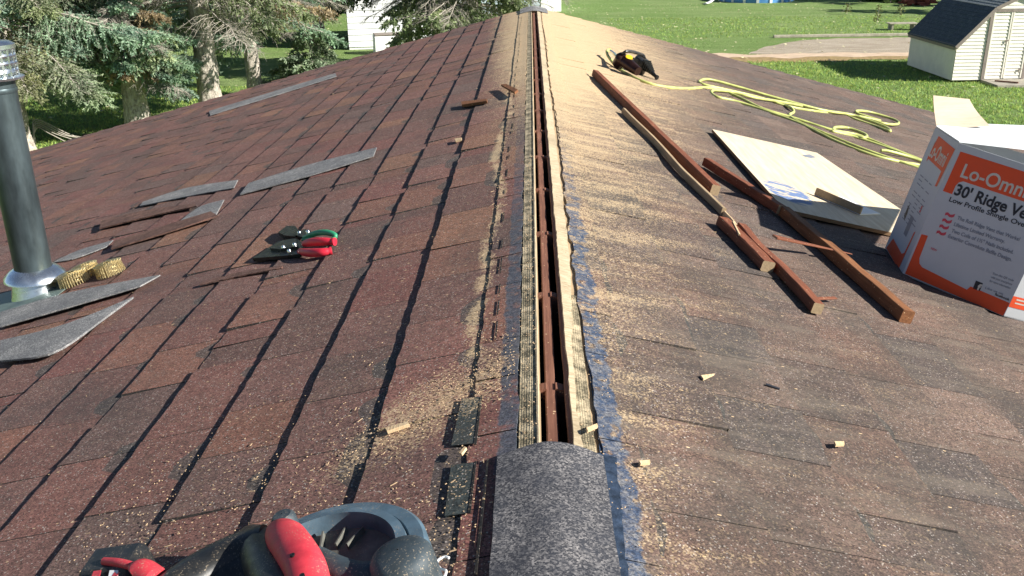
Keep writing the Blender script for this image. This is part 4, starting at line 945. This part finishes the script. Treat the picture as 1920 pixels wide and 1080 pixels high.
# pallet bench left of the shed
a = G(1690, 56); bn = thing('low_bench', a, 'low weathered plank bench just left of the shed roof', 'bench')
mb = MB()
for k in range(3): mb.box(a+Vector((0, -.2+.2*k, .30)), (1.3, 0, 0), (0, .17, 0), (0, 0, .035))
mb.build('seat', M['timber'], bn)
for sx in (-.5, .5): mb = MB(); mb.box(a+Vector((sx, 0, .14)), (.08, 0, 0), (0, .5, 0), (0, 0, .28)); mb.build('leg', M['timber'], bn)

# ------------------------------------------------------------------ white buildings
def lapwall(mb, A, B, z0, z1, bh, out):
    z = z0; o_ = Vector(out)
    while z < z1:
        zt_ = min(z+bh, z1); mb.face([A+o_*.025+Vector((0, 0, z)), B+o_*.025+Vector((0, 0, z)), B+o_*.004+Vector((0, 0, zt_)), A+o_*.004+Vector((0, 0, zt_))]); mb.face([A+Vector((0, 0, z)), B+Vector((0, 0, z)), B+o_*.025+Vector((0, 0, z)), A+o_*.025+Vector((0, 0, z))]); z += bh
c = G(655, 94); WW = 5.2; DD = 5.5; HH = 2.6
ga = thing('white_garage', c, 'white lap sided garage standing behind the spruce trunks', 'garage')
fx = Vector((.985, .17, 0)).normalized(); fy = Vector((-.17, .985, 0)).normalized()
mb = MB(); lapwall(mb, c, c+fx*WW, 0.12, HH, .24, -fy); lapwall(mb, c+fx*WW, c+fx*WW+fy*DD, .12, HH, .24, fx); lapwall(mb, c+fy*DD, c, .12, HH, .24, -fx)
mb.prism([c+fx*.01+fy*.01+Vector((0, 0, .01)), c+fx*(WW-.01)+fy*.01+Vector((0, 0, .01)), c+fx*(WW-.01)+fy*DD+Vector((0, 0, .01)), c+fx*.01+fy*DD+Vector((0, 0, .01))], (0, 0, HH-.01)); mb.build('wall', M['siding'], ga)
mb = MB(); r0 = [c-fx*.3-fy*.3, c+fx*(WW+.3)-fy*.3, c+fx*(WW+.3)+fy*(DD+.3), c-fx*.3+fy*(DD+.3)]; zt_ = Vector((0, 0, HH))
pk0, pk1 = c-fx*.3+fy*DD/2+Vector((0, 0, HH+1.3)), c+fx*(WW+.3)+fy*DD/2+Vector((0, 0, HH+1.3))
mb.prism([r0[0]+zt_, r0[3]+zt_, pk0], fx*(WW+.6)); mb.build('roof', M['shed_roof'], ga)
# low white chest in front
c2 = G(742, 93)+Vector((.2, -1.2, 0)); ch = thing('white_chest', c2, 'low white storage chest with dark lid edge in front of the garage', 'storage chest')
mb = MB(); mb.box(c2+Vector((0, 0, .36)), (1.72, .45, 0), (-.18, .68, 0), (0, 0, .72), bev=.03); mb.build('body', M['white'], ch)
mb = MB(); mb.box(c2+Vector((-.1, -.02, .76)), (1.48, .39, 0), (-.19, .72, 0), (0, 0, .05), bev=.01); mb.build('lid', M['shed_trim'], ch)
# house behind the ridge end
c = G(1052, 21.5); ho = thing('neighbour_house', c, 'pale sided neighbour building just beyond the far end of the ridge', 'house')
WW = 7.5; fx = Vector((.97, .24, 0)).normalized(); fy = Vector((-fx.y, fx.x, 0)); c = c-fx*WW; mb = MB(); lapwall(mb, c, c+fx*(WW-1.25), 0, 2.7, .2, -fy); Zu = Vector((0, 0, 1))
mb.prism([c+fy*.03, c+fx*WW+fy*.03, c+fx*WW+fy*7, c+fy*7], (0, 0, 2.7)); mb.build('wall', simple('pale blue grey siding', (.42, .50, .54), .6, var=.1, scale=2), ho)
mb = MB(); mb.box(c+fx*(WW-.62)-fy*.03+Zu*1.35, fx*1.22, fy*.06, (0, 0, 2.7), bev=.01); mb.build('door_panel', M['white'], ho)
mb = MB(); mb.prism([c-fx*.3-fy*.4+Zu*2.7, c-fx*.3+fy*7.4+Zu*2.7, c-fx*.3+fy*3.5+Zu*4.3], fx*(WW+.6)); mb.build('roof', M['shed_roof'], ho)
# short dead branch lying at the roof edge, seen past the vent pipe
e0 = G(60, 275)+Vector((0, 0, .3)); mb = MB()
for k in range(5):
    mb.tube(spline([e0+Vector((0, .05*k, -.25)), e0+Vector((.15, .1, .12+.05*k)), e0+Vector((.45+.1*k, .1*k, .02-.04*k)), e0+Vector((.8+.15*k, .15*k, -.18))], 5), .012, 5)
o = mb.build('dead_branch', M['twig'], None); props(o, 'bare pale fallen branch on the lawn, glimpsed between vent pipe and roof edge', 'branch')
# pool and slide
pc_ = G(1432, 5.5)+Vector((0, 2.2, 0)); pool = thing('swimming_pool', pc_, 'blue above ground swimming pool at the far edge of the lawn', 'pool')
mb = MB(); mb.lathe(pc_, Z, [(2.35, 0), (2.35, .62), (2.30, .62), (2.30, .05)], 40); autosmooth(mb.build('pool_wall', M['pool'], pool))
mb = MB(); mb.lathe(pc_, Z, [(2.42, .60), (2.42, .66), (2.25, .66), (2.25, .60)], 40)
for k in range(18):
    an = 2*math.pi*k/18; d = Vector((math.cos(an), math.sin(an), 0)); mb.box(pc_+d*2.37+Vector((0, 0, .31)), Vector((-d.y, d.x, 0))*.16, d*.04, (0, 0, .62))
mb.build('pool_frame', M['white'], pool)
mb = MB(); mb.lathe(pc_, Z, [(2.29, .54), (.001, .54)], 40); mb.build('water', simple('pool water', (.05, .25, .45), .05), pool)
sa = G(1322, 9); mb = MB(); S = spline([sa+Vector((0, 0, .08)), sa+Vector((.35, .3, .15)), sa+Vector((.8, .8, .5)), sa+Vector((1.2, 1.2, 1.2))], 6)
mb.tube(S, .14, 10, flat=.35); o = mb.build('water_slide', M['white'], None); props(o, 'white plastic slide curving down beside the pool', 'slide')
# brick pile, stakes
bp = G(1722, 10); pile = MB()
for k in range(70):
    px_, py_ = random.uniform(-1.1, 1.1), random.uniform(-.4, .4); lv = random.randint(0, 5); a = random.uniform(-.2, .2); s_ = max(.2, 1-lv/7)
    pile.box(bp+Vector((px_*s_, py_*s_, .05+lv*.11)), Vector((math.cos(a), math.sin(a), 0))*.4, Vector((-math.sin(a), math.cos(a), 0))*.2, (0, 0, .10), bev=.01)
o = pile.build('brick_pile', M['brick'], None); props(o, 'heap of red bricks in the shade behind the shed', 'bricks')
def stake(px_, py_, lab, hh=.5):
    a = G(px_, py_); t = thing('sapling', a, lab, 'sapling', 'staked saplings on the lawn'); mb = MB(); mb.tube([a, a+Vector((.02, 0, hh))], .012, 5); mb.build('stem', M['twig'], t); mb = MB()
    for k in range(60):
        p = a+Vector((random.gauss(0, .09), random.gauss(0, .09), random.uniform(.1, hh+.1))); u = Vector((random.gauss(0, 1), random.gauss(0, 1), random.gauss(0, 1))).normalized()*.06; v = u.cross(Vector((random.gauss(0, 1), 1, .3))).normalized()*.03; mb.face([p-u, p-v, p+u, p+v], 0, (.16, .17, .07))
    mb.build('foliage', M['leaf'], t, cols=True)
stake(1588, 27, 'small pale sapling at the edge of the far shade', .45); stake(1644, 44, 'wispy green sapling standing in open sunlit lawn', .75); stake(1687, 31, 'pale sapling nearest the shed, inside the shade', .5)
a0, a1 = G(1322, 72), G(1450, 71)
# ------------------------------------------------------------------ trees
def unit(v): return v/np.maximum(1e-9, np.linalg.norm(v, axis=-1, keepdims=True))
def tree(name, label, base, height, rt, zlow, spread, seed, pal, dead=.3, dens=1.0, group='spruces behind the house', detail=1.0, ztop=None, tan=None, leaf=(.10, .034), lean=0, droop=1.0, azbias=None, cat='spruce tree'):
    rg = np.random.default_rng(seed); b = Vector(base); t = thing(name, b, label, cat, group); B = np.array(b)
    mb = MB(); K = 18; 
    Pt = [b+Vector((lean*f*height*.03+.05*math.sin(f*9+seed), .04*math.cos(f*7+seed), f*height-.1)) for f in [i/K for i in range(K+1)]]
    n = 14; b0 = 0; verts = []
    Kz = 60; faces = []
    for i in range(Kz+1):
        f = (i/Kz)**1.4; z_ = f*height; rr = rt*(1-f)**.9*(1+.55*math.exp(-z_/.25)); q = b+Vector((.05*math.sin(f*9+seed)-.05*math.sin(seed), .03*math.sin(f*7), z_-.05))
        for k in range(n):
            an = 2*math.pi*k/n; w_ = 1+.14*mnoise.noise(Vector((math.cos(an)*2.2, math.sin(an)*2.2, z_*3+seed)))+.08*mnoise.noise(Vector((math.cos(an)*5, math.sin(an)*5, z_*9+seed))); verts.append((q.x+math.cos(an)*rr*w_, q.y+math.sin(an)*rr*w_, q.z))
    for i in range(Kz):
        for k in range(n): faces.append((i*n+k, i*n+(k+1) % n, (i+1)*n+(k+1) % n, (i+1)*n+k))
    mesh_obj('trunk', verts, faces, M['bark'], t, smooth=True)
    LV = []; LC = []; TV = []; TF = []; tv0 = 0
    ztop = ztop or height
    zz = zlow; br = []
    while zz < height*.97:
        f = zz/height; nb = int(rg.integers(4, 7)); stepz = .22 if zz < 4.2 else .5
        for k in range(nb):
            az = rg.uniform(0, 2*math.pi)
            ln = spread*(1-f)**.75*rg.uniform(.65, 1.1); br.append((zz+rg.uniform(-.1, .1), az, max(.3, ln)))
        zz += stepz/dens
    def tubes(P0, P1, r0, r1, sides=3):
        nonlocal tv0
        P0 = np.atleast_2d(P0); P1 = np.atleast_2d(P1); d = unit(P1-P0); ref = np.tile(np.array([.31, .2, .93]), (len(d), 1)); a = unit(np.cross(d, ref)); c = np.cross(d, a)
        r0 = np.broadcast_to(r0, (len(d),))[:, None]; r1 = np.broadcast_to(r1, (len(d),))[:, None]; rings = []
        for (P, r_) in ((P0, r0), (P1, r1)):
            for k in range(sides): an = 2*math.pi*k/sides; rings.append(P+(a*math.cos(an)+c*math.sin(an))*r_)
        A_ = np.stack(rings, 1); m = len(d); TV.append(A_.reshape(-1, 3)); base_ = tv0+np.arange(m)[:, None]*(2*sides)
        for k in range(sides): k2 = (k+1) % sides; TF.append(np.concatenate([base_+k, base_+k2, base_+sides+k2, base_+sides+k], 1))
        tv0 += m*2*sides
    for (z_, az, ln) in br:
        isdead = rg.random() < dead*(1.0 if z_ < 5 else .3); d0 = np.array([math.cos(az), math.sin(az), 0.0]); S = 9
        tt = np.linspace(0, 1, S+1); rise = rg.uniform(-.05, .22); dr = rg.uniform(.22, .5)*droop
        P = B+np.outer(tt*ln, d0); P[:, 2] += z_+ln*(rise*tt-dr*tt**1.8); P += rg.normal(0, .02, P.shape)*ln*.5*tt[:, None]
        tubes(P[:-1], P[1:], (.022*(1-tt[:-1])+.005)*(ln/2.2)**.5, (.022*(1-tt[1:])+.005)*(ln/2.2)**.5, 4)
        nt_ = int(ln*(15 if isdead else 17)*detail*(1 if z_ < 5 else .45)); 
        if nt_ < 2: continue
        tp = rg.uniform(.22 if not isdead else .12, 1, nt_)**.8; idx = np.minimum((tp*S).astype(int), S-1); fr = tp*S-idx; O_ = P[idx]*(1-fr[:, None])+P[idx+1]*fr[:, None]
        side = np.array([-d0[1], d0[0], 0]); sg = rg.choice([-1, 1], nt_)[:, None]; tl = ln*.34*(1.15-tp)*rg.uniform(.6, 1.3, nt_)+.14
        dirs = unit(d0*rg.uniform(.3, 1, (nt_, 1))+side*sg*rg.uniform(.3, 1.1, (nt_, 1))+np.array([0, 0, -1])*rg.uniform(.05, .75, (nt_, 1))*droop)
        mid = O_+dirs*tl[:, None]*.5; dir2 = unit(dirs+np.array([0, 0, -1])*rg.uniform(0, .8, (nt_, 1))*droop); end = mid+dir2*tl[:, None]*.55
        tubes(O_, mid, .007, .005); tubes(mid, end, .005, .002)
        if isdead:
            for r_ in range(4):
                f_ = rg.uniform(.2, 1, nt_)[:, None]; q0 = np.where(f_ < .5, O_+(mid-O_)*f_*2, mid+(end-mid)*(f_*2-1)); dd = unit(dirs+rg.normal(0, .6, (nt_, 3))+np.array([0, 0, -.3])); q1 = q0+dd*rg.uniform(.08, .3, (nt_, 1)); tubes(q0, q1, .0035, .0015)
            continue
        col = np.array(pal[int(rg.integers(len(pal)))])*rg.uniform(.75, 1.3); 
        if tan is not None and rg.random() < tan: col = np.array((.36, .29, .19))*rg.uniform(.7, 1.3)
        nl = int(14*detail) if z_ < 5 else int(8*detail); f_ = rg.uniform(0.05, 1.05, (nt_, nl))[..., None]; O3, m3, e3 = O_[:, None], mid[:, None], end[:, None]
        q = np.where(f_ < .5, O3+(m3-O3)*f_*2, m3+(e3-m3)*(f_*2-1)); dd = unit(np.where(f_ < .5, dirs[:, None], dir2[:, None])*.8+rg.normal(0, .55, q.shape))
        q = q.reshape(-1, 3); dd = dd.reshape(-1, 3); m = len(q); kk = 1 if z_ < 5 else 2.0; Ls = leaf[0]*kk*rg.uniform(.6, 1.3, (m, 1)); wv = unit(np.cross(dd, rg.normal(0, 1, (m, 3))))*leaf[1]*kk*rg.uniform(.6, 1.3, (m, 1))
        tri = np.stack([q-wv, q+wv, q+dd*Ls+wv*.3, q+dd*Ls-wv*.3], 1); LV.append(tri.reshape(-1, 3))
        cc = np.tile(col, (m, 1))*rg.uniform(.7, 1.35, (m, 1)); LC.append(cc)
    if TV: mesh_obj('branches', np.concatenate(TV), np.concatenate(TF), M['twig'], t)
    if LV:
        V_ = np.concatenate(LV); F_ = np.arange(len(V_)).reshape(-1, 4); mesh_obj('crown', V_, F_, M['leaf'], t, cols=np.concatenate(LC))
    return t
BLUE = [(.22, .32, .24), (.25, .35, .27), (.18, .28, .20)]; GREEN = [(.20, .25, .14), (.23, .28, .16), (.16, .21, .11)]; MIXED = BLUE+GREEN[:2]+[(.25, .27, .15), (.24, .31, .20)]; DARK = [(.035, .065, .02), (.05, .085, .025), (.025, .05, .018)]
def gat(px_, Y, h=0):            # ground point at photo column px_ and depth Y
    P = VY(px_, 200, Y); return Vector((P.x, Y, GZ))
tree('spruce_tree', 'big blue green spruce at the far left behind the vent pipe with tan dying twigs', gat(24, 21.0), 13, .24, 1.85, 4.1, 11, MIXED+[(.30, .36, .24)], dead=.13, dens=1.35, tan=.16, droop=.8, detail=2.2, leaf=(.065, .018))
tree('spruce_tree', 'spruce with a stubby pale trunk just left of the bare trunk', gat(252, 22.0), 12, .30, 1.45, 1.7, 12, BLUE, dead=.12, dens=1.0, tan=.05, droop=.7, detail=2.1, leaf=(.065, .018))
tree('spruce_tree', 'spruce with a thick pale bare trunk and grey dead lower twigs', gat(394, 23.5), 14, .30, 3.0, 3.6, 13, GREEN, dead=.42, dens=1.0, tan=.06, droop=.75, detail=1.7, leaf=(.068, .020))
tree('spruce_tree', 'spruce with a dark thinner trunk wrapped in dead grey branches', gat(482, 27.5), 13, .22, 1.9, 3.2, 14, MIXED[:4], dead=.5, dens=.9, droop=.75, detail=1.4, leaf=(.08, .024))
tree('spruce_tree', 'low bushy blue grey spruce beside the roof edge left of the garage', gat(592, 27.5), 2.0, .10, .25, 1.7, 15, [(.22, .29, .20), (.19, .25, .16)], dead=.12, dens=1.5, droop=.6)
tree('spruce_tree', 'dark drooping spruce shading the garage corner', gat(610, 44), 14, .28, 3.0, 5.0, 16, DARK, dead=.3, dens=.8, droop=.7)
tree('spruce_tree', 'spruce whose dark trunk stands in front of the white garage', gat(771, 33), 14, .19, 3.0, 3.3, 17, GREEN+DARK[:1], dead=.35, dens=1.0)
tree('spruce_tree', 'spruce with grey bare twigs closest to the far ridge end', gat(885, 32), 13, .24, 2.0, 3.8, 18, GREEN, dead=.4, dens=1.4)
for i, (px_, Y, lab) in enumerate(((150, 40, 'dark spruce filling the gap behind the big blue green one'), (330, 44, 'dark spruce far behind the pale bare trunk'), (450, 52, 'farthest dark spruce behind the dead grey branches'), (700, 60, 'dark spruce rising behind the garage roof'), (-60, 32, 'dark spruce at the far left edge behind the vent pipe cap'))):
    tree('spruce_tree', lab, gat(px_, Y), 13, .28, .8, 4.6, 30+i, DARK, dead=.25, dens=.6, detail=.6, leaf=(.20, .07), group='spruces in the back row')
# right hand background: shade trees and shrub
tree('shrub', 'dark green shrub in the deep shade beside the brick pile', gat(1640, 62), 2.4, .08, .1, 2.2, 51, DARK, dead=.05, dens=1.4, detail=.8, group='shrubs behind the lawn', droop=.4, leaf=(.14, .06), cat='shrub')
tree('shrub', 'dark shrub nearest the shed roof at the top edge', gat(1560, 70), 2.2, .08, .1, 2.0, 52, DARK, dead=.05, dens=1.2, detail=.6, group='shrubs behind the lawn', droop=.4, leaf=(.16, .07), cat='shrub')
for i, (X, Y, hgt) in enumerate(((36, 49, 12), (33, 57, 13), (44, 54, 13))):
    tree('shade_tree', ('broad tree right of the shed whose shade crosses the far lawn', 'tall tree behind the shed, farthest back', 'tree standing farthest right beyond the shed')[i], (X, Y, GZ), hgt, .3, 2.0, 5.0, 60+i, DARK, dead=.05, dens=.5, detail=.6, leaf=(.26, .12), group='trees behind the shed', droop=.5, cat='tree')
